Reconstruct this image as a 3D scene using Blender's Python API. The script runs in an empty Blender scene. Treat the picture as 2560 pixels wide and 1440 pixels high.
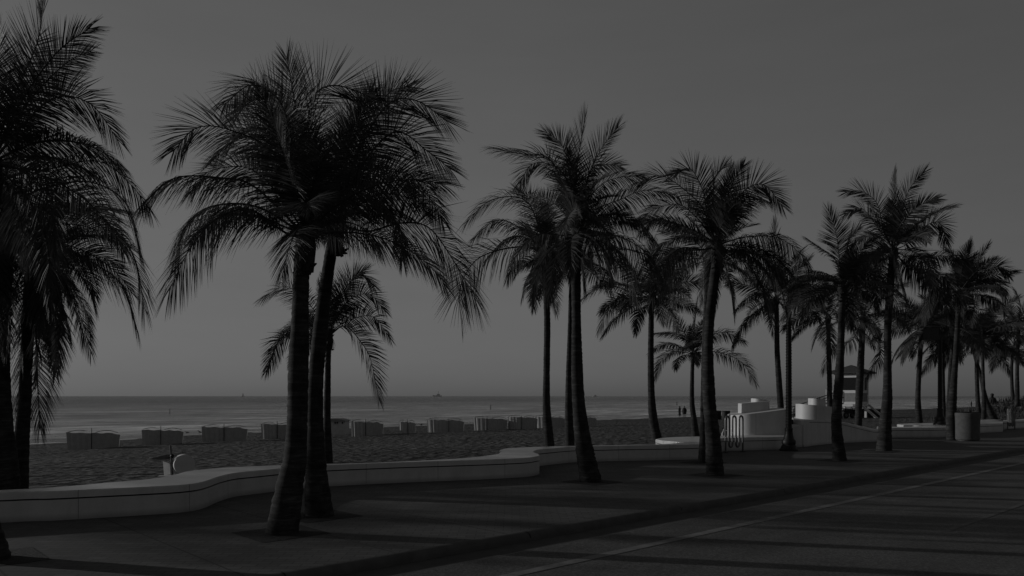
import bpy, bmesh, math, random
import numpy as np
from mathutils import Vector, Matrix

# ------------------------------------------------------------------ set-up
scene = bpy.context.scene
COL = scene.collection
F, CX, HY, H = 1900.0, 1280.0, 990.0, 1.6      # focal length in photo pixels, centre, horizon, eye height
T = Vector((0.732, 0.681, 0)).normalized()     # along the street
N = Vector((-T.y, T.x, 0))                     # towards the sea
SUN_EL = math.radians(10.5)
SUN_H = Vector((-0.969, 0.246, 0)).normalized()

def at(px, py, d):                 # point seen at a photo pixel, at depth d
    return Vector(((px - CX) * d / F, d, H - (py - HY) * d / F))
def gz(px, py, z=0.0):             # point seen at a photo pixel, on the level z
    d = (H - z) * F / (py - HY)
    return Vector(((px - CX) * d / F, d, z))
def uv(p): return p.x * T.x + p.y * T.y, p.x * N.x + p.y * N.y
def st(u, v, z=0.0): return Vector((T.x * u + N.x * v, T.y * u + N.y * v, z))

SEA_Z = -1.8
def waterline(u):
    return float(np.interp(u, [-60, 5, 13, 30, 46, 103, 217, 420], [55, 60, 62.5, 68, 70, 70.5, 74, 78]))
def sand_z(x, y):
    u, v = x * T.x + y * T.y, x * N.x + y * N.y
    k = (v - 12.5) / (waterline(u) - 12.5)
    return -0.12 - 1.68 * max(k, -0.05)
def sand_at(px, py):
    lo, hi = 4.0, 600.0
    for _ in range(60):
        m = 0.5 * (lo + hi)
        p = at(px, py, m)
        if p.z > sand_z(p.x, p.y): lo = m
        else: hi = m
    p = at(px, py, lo)
    p.z = sand_z(p.x, p.y)
    return p

# ------------------------------------------------------------------ materials
def new_mat(name):
    m = bpy.data.materials.new(name); m.use_nodes = True
    nt = m.node_tree
    return m, nt, nt.nodes, nt.links, nt.nodes['Principled BSDF']
def g(v): return (v, v, v, 1)
def ramp(nodes, stops):
    r = nodes.new('ShaderNodeValToRGB'); e = r.color_ramp.elements
    e[0].position, e[0].color = stops[0][0], g(stops[0][1])
    e[1].position, e[1].color = stops[-1][0], g(stops[-1][1])
    for p, c in stops[1:-1]:
        k = e.new(p); k.color = g(c)
    return r
def noise(nodes, scale, detail=4, rough=0.6):
    n = nodes.new('ShaderNodeTexNoise'); n.inputs['Scale'].default_value = scale
    n.inputs['Detail'].default_value = detail; n.inputs['Roughness'].default_value = rough
    return n
def simple(name, lo, hi, scale=6.0, rough=0.7, bump=0.0, metal=0.0, spec=0.3, coords='Object'):
    m, nt, nodes, links, b = new_mat(name)
    tc = nodes.new('ShaderNodeTexCoord')
    n = noise(nodes, scale); links.new(tc.outputs[coords], n.inputs['Vector'])
    r = ramp(nodes, [(0.3, lo), (0.7, hi)]); links.new(n.outputs['Fac'], r.inputs['Fac'])
    links.new(r.outputs['Color'], b.inputs['Base Color'])
    b.inputs['Roughness'].default_value = rough; b.inputs['Metallic'].default_value = metal
    b.inputs['Specular IOR Level'].default_value = spec
    if bump:
        bp = nodes.new('ShaderNodeBump'); bp.inputs['Strength'].default_value = bump
        bp.inputs['Distance'].default_value = 0.02
        links.new(n.outputs['Fac'], bp.inputs['Height']); links.new(bp.outputs['Normal'], b.inputs['Normal'])
    return m

def street_coords(nodes, links, su=1.0, sv=1.0):     # world position in street axes
    geo = nodes.new('ShaderNodeNewGeometry')
    mp = nodes.new('ShaderNodeMapping'); mp.vector_type = 'POINT'
    mp.inputs['Rotation'].default_value = (0, 0, -math.atan2(T.y, T.x))
    links.new(geo.outputs['Position'], mp.inputs['Vector'])
    mp2 = nodes.new('ShaderNodeMapping'); mp2.inputs['Scale'].default_value = (su, sv, 1)
    links.new(mp.outputs['Vector'], mp2.inputs['Vector'])
    return mp2

def asphalt_mat():
    m, nt, nodes, links, b = new_mat('asphalt')
    c = street_coords(nodes, links)
    n1 = noise(nodes, 38, 4, 0.75); n2 = noise(nodes, 0.5, 4, 0.6)
    st_ = street_coords(nodes, links, 0.25, 2.2); n3 = noise(nodes, 1.0, 3, 0.5)
    links.new(c.outputs['Vector'], n1.inputs['Vector']); links.new(c.outputs['Vector'], n2.inputs['Vector'])
    links.new(st_.outputs['Vector'], n3.inputs['Vector'])
    r1 = ramp(nodes, [(0.32, 0.045), (0.5, 0.085), (0.7, 0.165)]); links.new(n1.outputs['Fac'], r1.inputs['Fac'])
    r2 = ramp(nodes, [(0.3, 0.72), (0.7, 1.15)]); links.new(n2.outputs['Fac'], r2.inputs['Fac'])
    r3 = ramp(nodes, [(0.3, 0.82), (0.7, 1.12)]); links.new(n3.outputs['Fac'], r3.inputs['Fac'])
    mx = nodes.new('ShaderNodeMix'); mx.data_type = 'RGBA'; mx.blend_type = 'MULTIPLY'; mx.inputs['Factor'].default_value = 1
    links.new(r1.outputs['Color'], mx.inputs[6]); links.new(r2.outputs['Color'], mx.inputs[7])
    mx2 = nodes.new('ShaderNodeMix'); mx2.data_type = 'RGBA'; mx2.blend_type = 'MULTIPLY'; mx2.inputs['Factor'].default_value = 1
    links.new(mx.outputs[2], mx2.inputs[6]); links.new(r3.outputs['Color'], mx2.inputs[7])
    links.new(mx2.outputs[2], b.inputs['Base Color'])
    b.inputs['Roughness'].default_value = 0.85; b.inputs['Specular IOR Level'].default_value = 0.25
    bp = nodes.new('ShaderNodeBump'); bp.inputs['Strength'].default_value = 0.6; bp.inputs['Distance'].default_value = 0.01
    links.new(n1.outputs['Fac'], bp.inputs['Height']); links.new(bp.outputs['Normal'], b.inputs['Normal'])
    return m

def paver_mat():
    m, nt, nodes, links, b = new_mat('brick_pavers')
    # small bricks laid across, plus wide joints between slabs
    geo = nodes.new('ShaderNodeNewGeometry')
    br = nodes.new('ShaderNodeTexBrick')
    br.inputs['Scale'].default_value = 1.0; br.inputs['Brick Width'].default_value = 0.21
    br.inputs['Row Height'].default_value = 0.105; br.inputs['Mortar Size'].default_value = 0.006
    br.inputs['Mortar Smooth'].default_value = 0.3; br.inputs['Bias'].default_value = -0.2
    br.inputs['Color1'].default_value = g(0.068); br.inputs['Color2'].default_value = g(0.095); br.inputs['Mortar'].default_value = g(0.035)
    links.new(geo.outputs['Position'], br.inputs['Vector'])
    c = street_coords(nodes, links)
    sep = nodes.new('ShaderNodeSeparateXYZ'); links.new(c.outputs['Vector'], sep.inputs[0])
    def band(axis, period, width, shift):
        ad = nodes.new('ShaderNodeMath'); ad.operation = 'ADD'; ad.inputs[1].default_value = 200 + shift
        links.new(sep.outputs[axis], ad.inputs[0])
        dv = nodes.new('ShaderNodeMath'); dv.operation = 'DIVIDE'; dv.inputs[1].default_value = period; links.new(ad.outputs[0], dv.inputs[0])
        fr = nodes.new('ShaderNodeMath'); fr.operation = 'FRACT'; links.new(dv.outputs[0], fr.inputs[0])
        lt = nodes.new('ShaderNodeMath'); lt.operation = 'LESS_THAN'; lt.inputs[1].default_value = width / period; links.new(fr.outputs[0], lt.inputs[0])
        return lt
    j1 = band('X', 1.55, 0.022, 0.2)
    n2 = noise(nodes, 0.9, 5, 0.6); links.new(c.outputs['Vector'], n2.inputs['Vector'])
    r2 = ramp(nodes, [(0.3, 0.75), (0.7, 1.2)]); links.new(n2.outputs['Fac'], r2.inputs['Fac'])
    mx = nodes.new('ShaderNodeMix'); mx.data_type = 'RGBA'; mx.blend_type = 'MULTIPLY'; mx.inputs['Factor'].default_value = 1
    links.new(br.outputs['Color'], mx.inputs[6]); links.new(r2.outputs['Color'], mx.inputs[7])
    mj = nodes.new('ShaderNodeMix'); mj.data_type = 'RGBA'; links.new(j1.outputs[0], mj.inputs['Factor'])
    links.new(mx.outputs[2], mj.inputs[6]); mj.inputs[7].default_value = g(0.035)
    links.new(mj.outputs[2], b.inputs['Base Color'])
    b.inputs['Roughness'].default_value = 0.8; b.inputs['Specular IOR Level'].default_value = 0.25
    bp = nodes.new('ShaderNodeBump'); bp.inputs['Strength'].default_value = 0.5; bp.inputs['Distance'].default_value = 0.006
    links.new(br.outputs['Color'], bp.inputs['Height']); links.new(bp.outputs['Normal'], b.inputs['Normal'])
    return m

def sand_mat():
    m, nt, nodes, links, b = new_mat('trodden_sand')
    c = street_coords(nodes, links)
    vo = nodes.new('ShaderNodeTexVoronoi'); vo.feature = 'SMOOTH_F1'; vo.inputs['Scale'].default_value = 2.9; vo.inputs['Smoothness'].default_value = 0.5
    n0 = noise(nodes, 1.4, 3, 0.6); links.new(c.outputs['Vector'], n0.inputs['Vector'])
    va = nodes.new('ShaderNodeVectorMath'); va.operation = 'MULTIPLY_ADD'; va.inputs[1].default_value = (0.7, 0.7, 0.7)
    links.new(n0.outputs['Color'], va.inputs[0]); links.new(c.outputs['Vector'], va.inputs[2])
    links.new(va.outputs[0], vo.inputs['Vector'])
    n1 = noise(nodes, 1.25, 6, 0.62); links.new(c.outputs['Vector'], n1.inputs['Vector'])
    n3 = noise(nodes, 0.16, 3, 0.5); links.new(c.outputs['Vector'], n3.inputs['Vector'])
    r1 = ramp(nodes, [(0.3, 0.054), (0.7, 0.092)]); links.new(n1.outputs['Fac'], r1.inputs['Fac'])
    r3 = ramp(nodes, [(0.35, 0.8), (0.65, 1.15)]); links.new(n3.outputs['Fac'], r3.inputs['Fac'])
    mx = nodes.new('ShaderNodeMix'); mx.data_type = 'RGBA'; mx.blend_type = 'MULTIPLY'; mx.inputs['Factor'].default_value = 1
    links.new(r1.outputs['Color'], mx.inputs[6]); links.new(r3.outputs['Color'], mx.inputs[7])
    cs = street_coords(nodes, links, 1.0, 2.0); n5 = noise(nodes, 3.2, 3, 0.55); links.new(cs.outputs['Vector'], n5.inputs['Vector'])
    r5 = ramp(nodes, [(0.3, 0.72), (0.56, 0.95), (0.66, 1.9), (0.8, 2.6)]); links.new(n5.outputs['Fac'], r5.inputs['Fac'])  # bright specks painted into the colour as sunlit footprint edges
    mx5 = nodes.new('ShaderNodeMix'); mx5.data_type = 'RGBA'; mx5.blend_type = 'MULTIPLY'; mx5.inputs['Factor'].default_value = 1
    links.new(mx.outputs[2], mx5.inputs[6]); links.new(r5.outputs['Color'], mx5.inputs[7])
    links.new(mx5.outputs[2], b.inputs['Base Color'])
    b.inputs['Roughness'].default_value = 0.95; b.inputs['Specular IOR Level'].default_value = 0.1
    ad = nodes.new('ShaderNodeMath'); ad.operation = 'MULTIPLY_ADD'; ad.inputs[1].default_value = 0.9
    links.new(n1.outputs['Fac'], ad.inputs[0]); links.new(vo.outputs['Distance'], ad.inputs[2])
    bp = nodes.new('ShaderNodeBump'); bp.inputs['Strength'].default_value = 1.0; bp.inputs['Distance'].default_value = 0.26
    links.new(ad.outputs[0], bp.inputs['Height']); links.new(bp.outputs['Normal'], b.inputs['Normal'])
    return m

def sea_mat():
    m, nt, nodes, links, b = new_mat('sea_water')
    c = street_coords(nodes, links, 0.3, 1.0)
    n1 = noise(nodes, 0.26, 6, 0.72); links.new(c.outputs['Vector'], n1.inputs['Vector'])
    n2 = noise(nodes, 1.1, 4, 0.6); links.new(c.outputs['Vector'], n2.inputs['Vector'])
    c2 = street_coords(nodes, links, 0.02, 0.07); n3 = noise(nodes, 1.0, 6, 0.7); links.new(c2.outputs['Vector'], n3.inputs['Vector'])
    r = ramp(nodes, [(0.36, 0.022), (0.5, 0.04), (0.64, 0.072)]); links.new(n3.outputs['Fac'], r.inputs['Fac'])
    r4 = ramp(nodes, [(0.36, 0.15), (0.5, 0.95), (0.62, 2.6)]); links.new(n1.outputs['Fac'], r4.inputs['Fac'])  # paints the glint and dark of wave faces into the base colour
    # paler shallow water towards the beach
    geo = nodes.new('ShaderNodeNewGeometry'); ln = nodes.new('ShaderNodeVectorMath'); ln.operation = 'DOT_PRODUCT'; ln.inputs[1].default_value = N
    links.new(geo.outputs['Position'], ln.inputs[0])
    mr = nodes.new('ShaderNodeMapRange'); mr.inputs['From Min'].default_value = 62; mr.inputs['From Max'].default_value = 420
    mr.inputs['To Min'].default_value = 8.0; mr.inputs['To Max'].default_value = 0.5; links.new(ln.outputs['Value'], mr.inputs['Value'])
    mx = nodes.new('ShaderNodeMix'); mx.data_type = 'RGBA'; mx.blend_type = 'MULTIPLY'; mx.inputs['Factor'].default_value = 1
    links.new(r.outputs['Color'], mx.inputs[6]); links.new(r4.outputs['Color'], mx.inputs[7])
    mx2 = nodes.new('ShaderNodeMix'); mx2.data_type = 'RGBA'; mx2.blend_type = 'MULTIPLY'; mx2.inputs['Factor'].default_value = 1
    links.new(mx.outputs[2], mx2.inputs[6]); links.new(mr.outputs['Result'], mx2.inputs[7])
    links.new(mx2.outputs[2], b.inputs['Base Color'])
    b.inputs['Roughness'].default_value = 0.2; b.inputs['IOR'].default_value = 1.333
    ad = nodes.new('ShaderNodeMath'); ad.operation = 'MULTIPLY_ADD'; ad.inputs[1].default_value = 0.22
    links.new(n2.outputs['Fac'], ad.inputs[0]); links.new(n1.outputs['Fac'], ad.inputs[2])
    bp = nodes.new('ShaderNodeBump'); bp.inputs['Strength'].default_value = 1.0; bp.inputs['Distance'].default_value = 2.2
    links.new(ad.outputs[0], bp.inputs['Height']); links.new(bp.outputs['Normal'], b.inputs['Normal'])
    return m

def wall_mat(name='white_plaster', lo=0.42, hi=0.52, joint=1.35, rough=0.55):
    m, nt, nodes, links, b = new_mat(name)
    tc = nodes.new('ShaderNodeTexCoord'); geo = nodes.new('ShaderNodeNewGeometry')
    n1 = noise(nodes, 2.2, 6, 0.65); links.new(geo.outputs['Position'], n1.inputs['Vector'])
    mp = nodes.new('ShaderNodeMapping'); mp.inputs['Scale'].default_value = (3, 3, 0.5); links.new(geo.outputs['Position'], mp.inputs['Vector'])
    n2 = noise(nodes, 1.5, 4, 0.6); links.new(mp.outputs['Vector'], n2.inputs['Vector'])
    r1 = ramp(nodes, [(0.3, lo), (0.7, hi)]); links.new(n1.outputs['Fac'], r1.inputs['Fac'])
    r2 = ramp(nodes, [(0.32, 0.74), (0.5, 1.0), (0.8, 1.04)]); links.new(n2.outputs['Fac'], r2.inputs['Fac'])
    mx = nodes.new('ShaderNodeMix'); mx.data_type = 'RGBA'; mx.blend_type = 'MULTIPLY'; mx.inputs['Factor'].default_value = 0.4
    links.new(r1.outputs['Color'], mx.inputs[6]); links.new(r2.outputs['Color'], mx.inputs[7])
    sep = nodes.new('ShaderNodeSeparateXYZ'); links.new(tc.outputs['UV'], sep.inputs[0])
    dv = nodes.new('ShaderNodeMath'); dv.operation = 'DIVIDE'; dv.inputs[1].default_value = joint; links.new(sep.outputs['X'], dv.inputs[0])
    fr = nodes.new('ShaderNodeMath'); fr.operation = 'FRACT'; links.new(dv.outputs[0], fr.inputs[0])
    lt = nodes.new('ShaderNodeMath'); lt.operation = 'LESS_THAN'; lt.inputs[1].default_value = 0.007; links.new(fr.outputs[0], lt.inputs[0])
    # darker along the foot of the wall
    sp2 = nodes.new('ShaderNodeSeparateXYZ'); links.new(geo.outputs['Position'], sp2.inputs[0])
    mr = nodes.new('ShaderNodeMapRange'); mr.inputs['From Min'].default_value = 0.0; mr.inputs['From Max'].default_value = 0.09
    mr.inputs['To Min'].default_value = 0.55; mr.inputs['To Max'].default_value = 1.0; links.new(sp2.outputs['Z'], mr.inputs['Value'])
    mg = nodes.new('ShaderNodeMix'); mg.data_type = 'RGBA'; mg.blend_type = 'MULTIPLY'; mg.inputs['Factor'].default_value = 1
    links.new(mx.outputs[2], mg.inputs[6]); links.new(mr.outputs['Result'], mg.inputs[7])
    mj = nodes.new('ShaderNodeMix'); mj.data_type = 'RGBA'; links.new(lt.outputs[0], mj.inputs['Factor'])
    links.new(mg.outputs[2], mj.inputs[6]); mj.inputs[7].default_value = g(0.2)
    links.new(mj.outputs[2], b.inputs['Base Color'])
    b.inputs['Roughness'].default_value = rough; b.inputs['Specular IOR Level'].default_value = 0.5
    bp = nodes.new('ShaderNodeBump'); bp.inputs['Strength'].default_value = 0.15; bp.inputs['Distance'].default_value = 0.01
    links.new(n1.outputs['Fac'], bp.inputs['Height']); links.new(bp.outputs['Normal'], b.inputs['Normal'])
    return m

def bark_mat():
    m, nt, nodes, links, b = new_mat('palm_bark')
    geo = nodes.new('ShaderNodeNewGeometry')
    mp = nodes.new('ShaderNodeMapping'); mp.inputs['Scale'].default_value = (3, 3, 26); links.new(geo.outputs['Position'], mp.inputs['Vector'])
    n1 = noise(nodes, 1.0, 5, 0.7); links.new(mp.outputs['Vector'], n1.inputs['Vector'])
    n2 = noise(nodes, 5.0, 4, 0.7); links.new(geo.outputs['Position'], n2.inputs['Vector'])
    r1 = ramp(nodes, [(0.25, 0.012), (0.5, 0.03), (0.75, 0.075)]); links.new(n1.outputs['Fac'], r1.inputs['Fac'])
    r2 = ramp(nodes, [(0.32, 0.45), (0.6, 1.15)]); links.new(n2.outputs['Fac'], r2.inputs['Fac'])
    mx = nodes.new('ShaderNodeMix'); mx.data_type = 'RGBA'; mx.blend_type = 'MULTIPLY'; mx.inputs['Factor'].default_value = 1
    links.new(r1.outputs['Color'], mx.inputs[6]); links.new(r2.outputs['Color'], mx.inputs[7])
    links.new(mx.outputs[2], b.inputs['Base Color'])
    b.inputs['Roughness'].default_value = 0.85; b.inputs['Specular IOR Level'].default_value = 0.12
    bp = nodes.new('ShaderNodeBump'); bp.inputs['Strength'].default_value = 0.5; bp.inputs['Distance'].default_value = 0.02
    links.new(n1.outputs['Fac'], bp.inputs['Height']); links.new(bp.outputs['Normal'], b.inputs['Normal'])
    return m

def leaf_mat():
    m, nt, nodes, links, b = new_mat('palm_leaf')
    geo = nodes.new('ShaderNodeNewGeometry')
    n1 = noise(nodes, 2.5, 3, 0.6); links.new(geo.outputs['Position'], n1.inputs['Vector'])
    r1 = ramp(nodes, [(0.3, 0.034), (0.7, 0.08)]); links.new(n1.outputs['Fac'], r1.inputs['Fac'])
    links.new(r1.outputs['Color'], b.inputs['Base Color'])
    b.inputs['Roughness'].default_value = 0.55; b.inputs['Specular IOR Level'].default_value = 0.15
    tr = nodes.new('ShaderNodeBsdfTranslucent'); links.new(r1.outputs['Color'], tr.inputs['Color'])
    ms = nodes.new('ShaderNodeMixShader'); ms.inputs['Fac'].default_value = 0.3
    links.new(b.outputs[0], ms.inputs[1]); links.new(tr.outputs[0], ms.inputs[2])
    links.new(ms.outputs[0], nodes['Material Output'].inputs['Surface'])
    return m

M = dict(
    asphalt=asphalt_mat(), paver=paver_mat(), sand=sand_mat(), sea=sea_mat(), wall=wall_mat(), bark=bark_mat(), leaf=leaf_mat(),
    scroll=wall_mat('white_scroll_plaster', 0.44, 0.52), cap=wall_mat('white_plaster_cap', 0.46, 0.56, 1.35, 0.3),
    kerb=simple('kerb_concrete', 0.05, 0.08, 5, 0.85, 0.3), gutter=simple('gutter_concrete', 0.04, 0.062, 4, 0.85, 0.2),
    line=simple('worn_road_paint', 0.11, 0.2, 7, 0.8), line2=simple('very_worn_road_paint', 0.07, 0.12, 9, 0.8), soil=simple('pit_soil', 0.012, 0.03, 20, 0.95, 0.6),
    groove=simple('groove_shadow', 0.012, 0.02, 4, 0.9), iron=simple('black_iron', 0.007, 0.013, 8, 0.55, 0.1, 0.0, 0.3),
    steel=simple('brushed_steel', 0.1, 0.14, 10, 0.35, 0.0, 0.5), can=simple('concrete_can', 0.06, 0.09, 9, 0.8, 0.3),
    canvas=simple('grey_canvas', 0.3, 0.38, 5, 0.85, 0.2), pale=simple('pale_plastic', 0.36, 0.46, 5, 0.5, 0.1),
    wood=simple('pale_painted_wood', 0.5, 0.6, 5, 0.7, 0.2), panel=simple('grey_painted_panel', 0.16, 0.22, 5, 0.7, 0.1),
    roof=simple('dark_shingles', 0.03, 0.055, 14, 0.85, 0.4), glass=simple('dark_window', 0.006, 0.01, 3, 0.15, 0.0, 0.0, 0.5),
    rubber=simple('black_rubber', 0.01, 0.018, 9, 0.8, 0.2), dark=simple('dark_cloth', 0.015, 0.03, 9, 0.85), skin=simple('shaded_skin', 0.05, 0.075, 6, 0.6),
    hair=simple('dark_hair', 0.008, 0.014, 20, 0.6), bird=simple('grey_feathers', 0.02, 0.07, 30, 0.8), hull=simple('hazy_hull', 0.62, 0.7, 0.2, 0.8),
    grass=simple('dune_grass_blades', 0.02, 0.05, 6, 0.8), fibre=simple('palm_fibre', 0.015, 0.04, 18, 0.95, 0.6), bin=simple('dark_bin', 0.012, 0.02, 6, 0.7),
    headlamp=simple('clear_headlight', 0.4, 0.5, 6, 0.2),
)

# ------------------------------------------------------------------ mesh helpers
class MB:
    def __init__(s): s.v, s.f, s.u = [], [], {}
    def add(s, verts, faces):
        o = len(s.v); s.v.extend([tuple(p) for p in verts]); s.f.extend([tuple(i + o for i in f) for f in faces])
    def box(s, c, size, rz=0.0, taper=1.0):
        c = Vector(c); a, b, h = size[0] / 2, size[1] / 2, size[2] / 2
        R = Matrix.Rotation(rz, 3, 'Z'); vs = []
        for z, k in ((-h, 1.0), (h, taper)):
            for x, y in ((-a, -b), (a, -b), (a, b), (-a, b)): vs.append(c + R @ Vector((x * k, y * k, z)))
        s.add(vs, [(3, 2, 1, 0), (4, 5, 6, 7), (0, 1, 5, 4), (1, 2, 6, 5), (2, 3, 7, 6), (3, 0, 4, 7)])
    def tube(s, pts, rad, n=8, closed_ends=True, ring=None):
        pts = [Vector(p) for p in pts]
        if not hasattr(rad, '__len__'): rad = [rad] * len(pts)
        vs, fs = [], []; ref = None
        for i, p in enumerate(pts):
            t = (pts[min(i + 1, len(pts) - 1)] - pts[max(i - 1, 0)]).normalized()
            if ref is None: ref = Vector((0, 1, 0)) if abs(t.y) < 0.9 else Vector((1, 0, 0))
            x = (ref - t * ref.dot(t)).normalized(); y = t.cross(x); ref = x
            for k in range(n):
                a = 2 * math.pi * k / n
                r = rad[i] * (ring(i, a) if ring else 1.0)
                vs.append(p + (x * math.cos(a) + y * math.sin(a)) * r)
        for i in range(len(pts) - 1):
            for k in range(n):
                fs.append((i * n + k, i * n + (k + 1) % n, (i + 1) * n + (k + 1) % n, (i + 1) * n + k))
        if closed_ends:
            fs.append(tuple(range(n))[::-1]); fs.append(tuple((len(pts) - 1) * n + k for k in range(n)))
        s.add(vs, fs)
    def lathe(s, c, prof, n=24, wob=None):       # prof: (radius, z)
        c = Vector(c); vs, fs = [], []
        for r, z in prof:
            for k in range(n):
                a = 2 * math.pi * k / n; q = r * (wob(a, z) if wob else 1)
                vs.append(c + Vector((q * math.cos(a), q * math.sin(a), z)))
        for i in range(len(prof) - 1):
            for k in range(n): fs.append((i * n + k, i * n + (k + 1) % n, (i + 1) * n + (k + 1) % n, (i + 1) * n + k))
        fs.append(tuple(range(n))[::-1]); fs.append(tuple((len(prof) - 1) * n + k for k in range(n)))
        s.add(vs, fs)
    def ball(s, c, r, n=12, m=8):
        c = Vector(c); r = Vector(r) if hasattr(r, '__len__') else Vector((r, r, r)); vs, fs = [], []
        for i in range(m + 1):
            th = math.pi * (0.02 + 0.96 * i / m)
            for k in range(n):
                a = 2 * math.pi * k / n
                vs.append(c + Vector((r.x * math.sin(th) * math.cos(a), r.y * math.sin(th) * math.sin(a), r.z * math.cos(th))))
        for i in range(m):
            for k in range(n): fs.append((i * n + k, (i + 1) * n + k, (i + 1) * n + (k + 1) % n, i * n + (k + 1) % n))
        fs.append(tuple(range(n))); fs.append(tuple(m * n + k for k in range(n))[::-1])
        s.add(vs, fs)
    def prism(s, poly, z0, z1, arc0=0.0):        # poly: list of Vector (xy); z1 may be a list
        n = len(poly); z1 = z1 if hasattr(z1, '__len__') else [z1] * n
        area = sum(poly[i].x * poly[(i + 1) % n].y - poly[(i + 1) % n].x * poly[i].y for i in range(n))
        if area < 0: poly = poly[::-1]; z1 = list(z1)[::-1]; flip = True
        else: flip = False
        o = len(s.v)
        s.v.extend([(p.x, p.y, z0) for p in poly]); s.v.extend([(p.x, p.y, z) for p, z in zip(poly, z1)])
        arcs = [arc0]
        for i in range(n): arcs.append(arcs[-1] + (poly[(i + 1) % n] - poly[i]).to_2d().length)
        if flip: arcs = [arcs[-1] - a for a in arcs]
        for i in range(n):
            j = (i + 1) % n
            s.u[len(s.f)] = [(arcs[i], z0), (arcs[i + 1], z0), (arcs[i + 1], z1[j]), (arcs[i], z1[i])]
            s.f.append((o + i, o + j, o + n + j, o + n + i))
        s.f.append(tuple(o + n + i for i in range(n))); s.f.append(tuple(o + i for i in range(n))[::-1])
    def build(s, name, mat, parent=None, smooth=None):
        base = parent_base(parent)
        me = bpy.data.meshes.new(name)
        me.from_pydata([(a - base.x, b - base.y, c - base.z) for a, b, c in s.v], [], s.f)
        if s.u:
            ul = me.uv_layers.new(name='UVMap')
            for p in me.polygons:
                q = s.u.get(p.index)
                for k, li in enumerate(p.loop_indices): ul.data[li].uv = q[k] if q else (0.6, 0.6)
        me.materials.append(mat); me.update()
        if smooth is not None:
            for p in me.polygons: p.use_smooth = True
            me.set_sharp_from_angle(angle=math.radians(smooth))
        o = bpy.data.objects.new(name, me); COL.objects.link(o)
        if parent is not None: o.parent = parent
        return o

def parent_base(p):
    b = Vector((0, 0, 0))
    while p is not None: b = b + p.location; p = p.parent
    return b
def tag(o, label=None, cat=None, group=None, kind=None):
    if label: o['label'] = label
    if cat: o['category'] = cat
    if group: o['group'] = group
    if kind: o['kind'] = kind
    return o
def thing(name, loc, label, cat, group=None):
    o = bpy.data.objects.new(name, None); COL.objects.link(o); o.location = loc; o.empty_display_size = 0.3
    return tag(o, label, cat, group)
def catmull(pts, n):
    pts = [Vector(p) for p in pts]
    P = [pts[0] * 2 - pts[1]] + pts + [pts[-1] * 2 - pts[-2]]; out = []
    for i in range(1, len(P) - 2):
        for k in range(n):
            t = k / n; a, b, c, d = P[i - 1], P[i], P[i + 1], P[i + 2]
            out.append(0.5 * ((2 * b) + (c - a) * t + (2 * a - 5 * b + 4 * c - d) * t * t + (3 * b - a - 3 * c + d) * t ** 3))
    out.append(pts[-1]); return out
def resample(pts, n):
    L = [0.0]
    for a, b in zip(pts[:-1], pts[1:]): L.append(L[-1] + (b - a).length)
    X = np.array([[p.x, p.y, p.z] for p in pts]); t = np.linspace(0, L[-1], n)
    return np.stack([np.interp(t, L, X[:, k]) for k in range(3)], 1), L[-1]

# ------------------------------------------------------------------ setting: road, pavement, beach, sea
KV = 6.40          # kerb line
def sheet(name, rows, mat, kind='structure'):
    mb = MB(); w = len(rows[0])
    for r in rows: mb.v.extend([tuple(p) for p in r])
    for i in range(len(rows) - 1):
        for k in range(w - 1): mb.f.append((i * w + k, i * w + k + 1, (i + 1) * w + k + 1, (i + 1) * w + k))
    o = mb.build(name, mat); return tag(o, kind=kind)
us = [-400, -60, -20, 0, 20, 60, 150, 400, 1500]
sheet('road', [[st(u, v, -0.09) for u in us] for v in (-400, -60, -10, KV - 0.42)], M['asphalt'])
sheet('gutter', [[st(u, KV - 0.42, -0.089) for u in us], [st(u, KV - 0.06, -0.086) for u in us]], M['gutter'])
prof = [(KV - 0.05, -0.15), (KV - 0.045, -0.06), (KV - 0.03, -0.02), (KV + 0.0, -0.004), (KV + 0.03, 0.003), (KV + 0.065, 0.005), (KV + 0.065, -0.1)]
kb = sheet('kerb', [[st(u, v, z) for u in us] for v, z in prof], M['kerb'])
for p in kb.data.polygons: p.use_smooth = True
kb.data.set_sharp_from_angle(angle=math.radians(50))
# small cross joints of the kerb are cut as dark slivers
mb = MB()
for i in range(60):
    u = -6 + i * 3.05
    q = [(v, z + 0.0035) for v, z in prof[1:6]]
    for (v0, z0), (v1, z1) in zip(q[:-1], q[1:]):
        mb.add([st(u, v0 - 0.003, z0), st(u + 0.014, v0 - 0.003, z0), st(u + 0.014, v1 - 0.003, z1), st(u, v1 - 0.003, z1)], [(0, 1, 2, 3)])
tag(mb.build('kerb_joints', M['groove']), kind='structure')
def strip(name, v0, v1, u0, u1, z, n=40, mat='line'):
    a = [st(u0 + (u1 - u0) * i / n, v0, z) for i in range(n + 1)]; b = [st(u0 + (u1 - u0) * i / n, v1, z) for i in range(n + 1)]
    return sheet(name, [a, b], M[mat])
strip('lane_line', 5.18, 5.31, -30, 200, -0.086)
strip('lane_line', 3.22, 3.30, 10.4, 16.5, -0.086, mat='line2'); strip('lane_line', 3.22, 3.30, 22, 28, -0.086, mat='line2'); strip('lane_line', 3.22, 3.30, 34, 40, -0.086, mat='line2')

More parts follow.
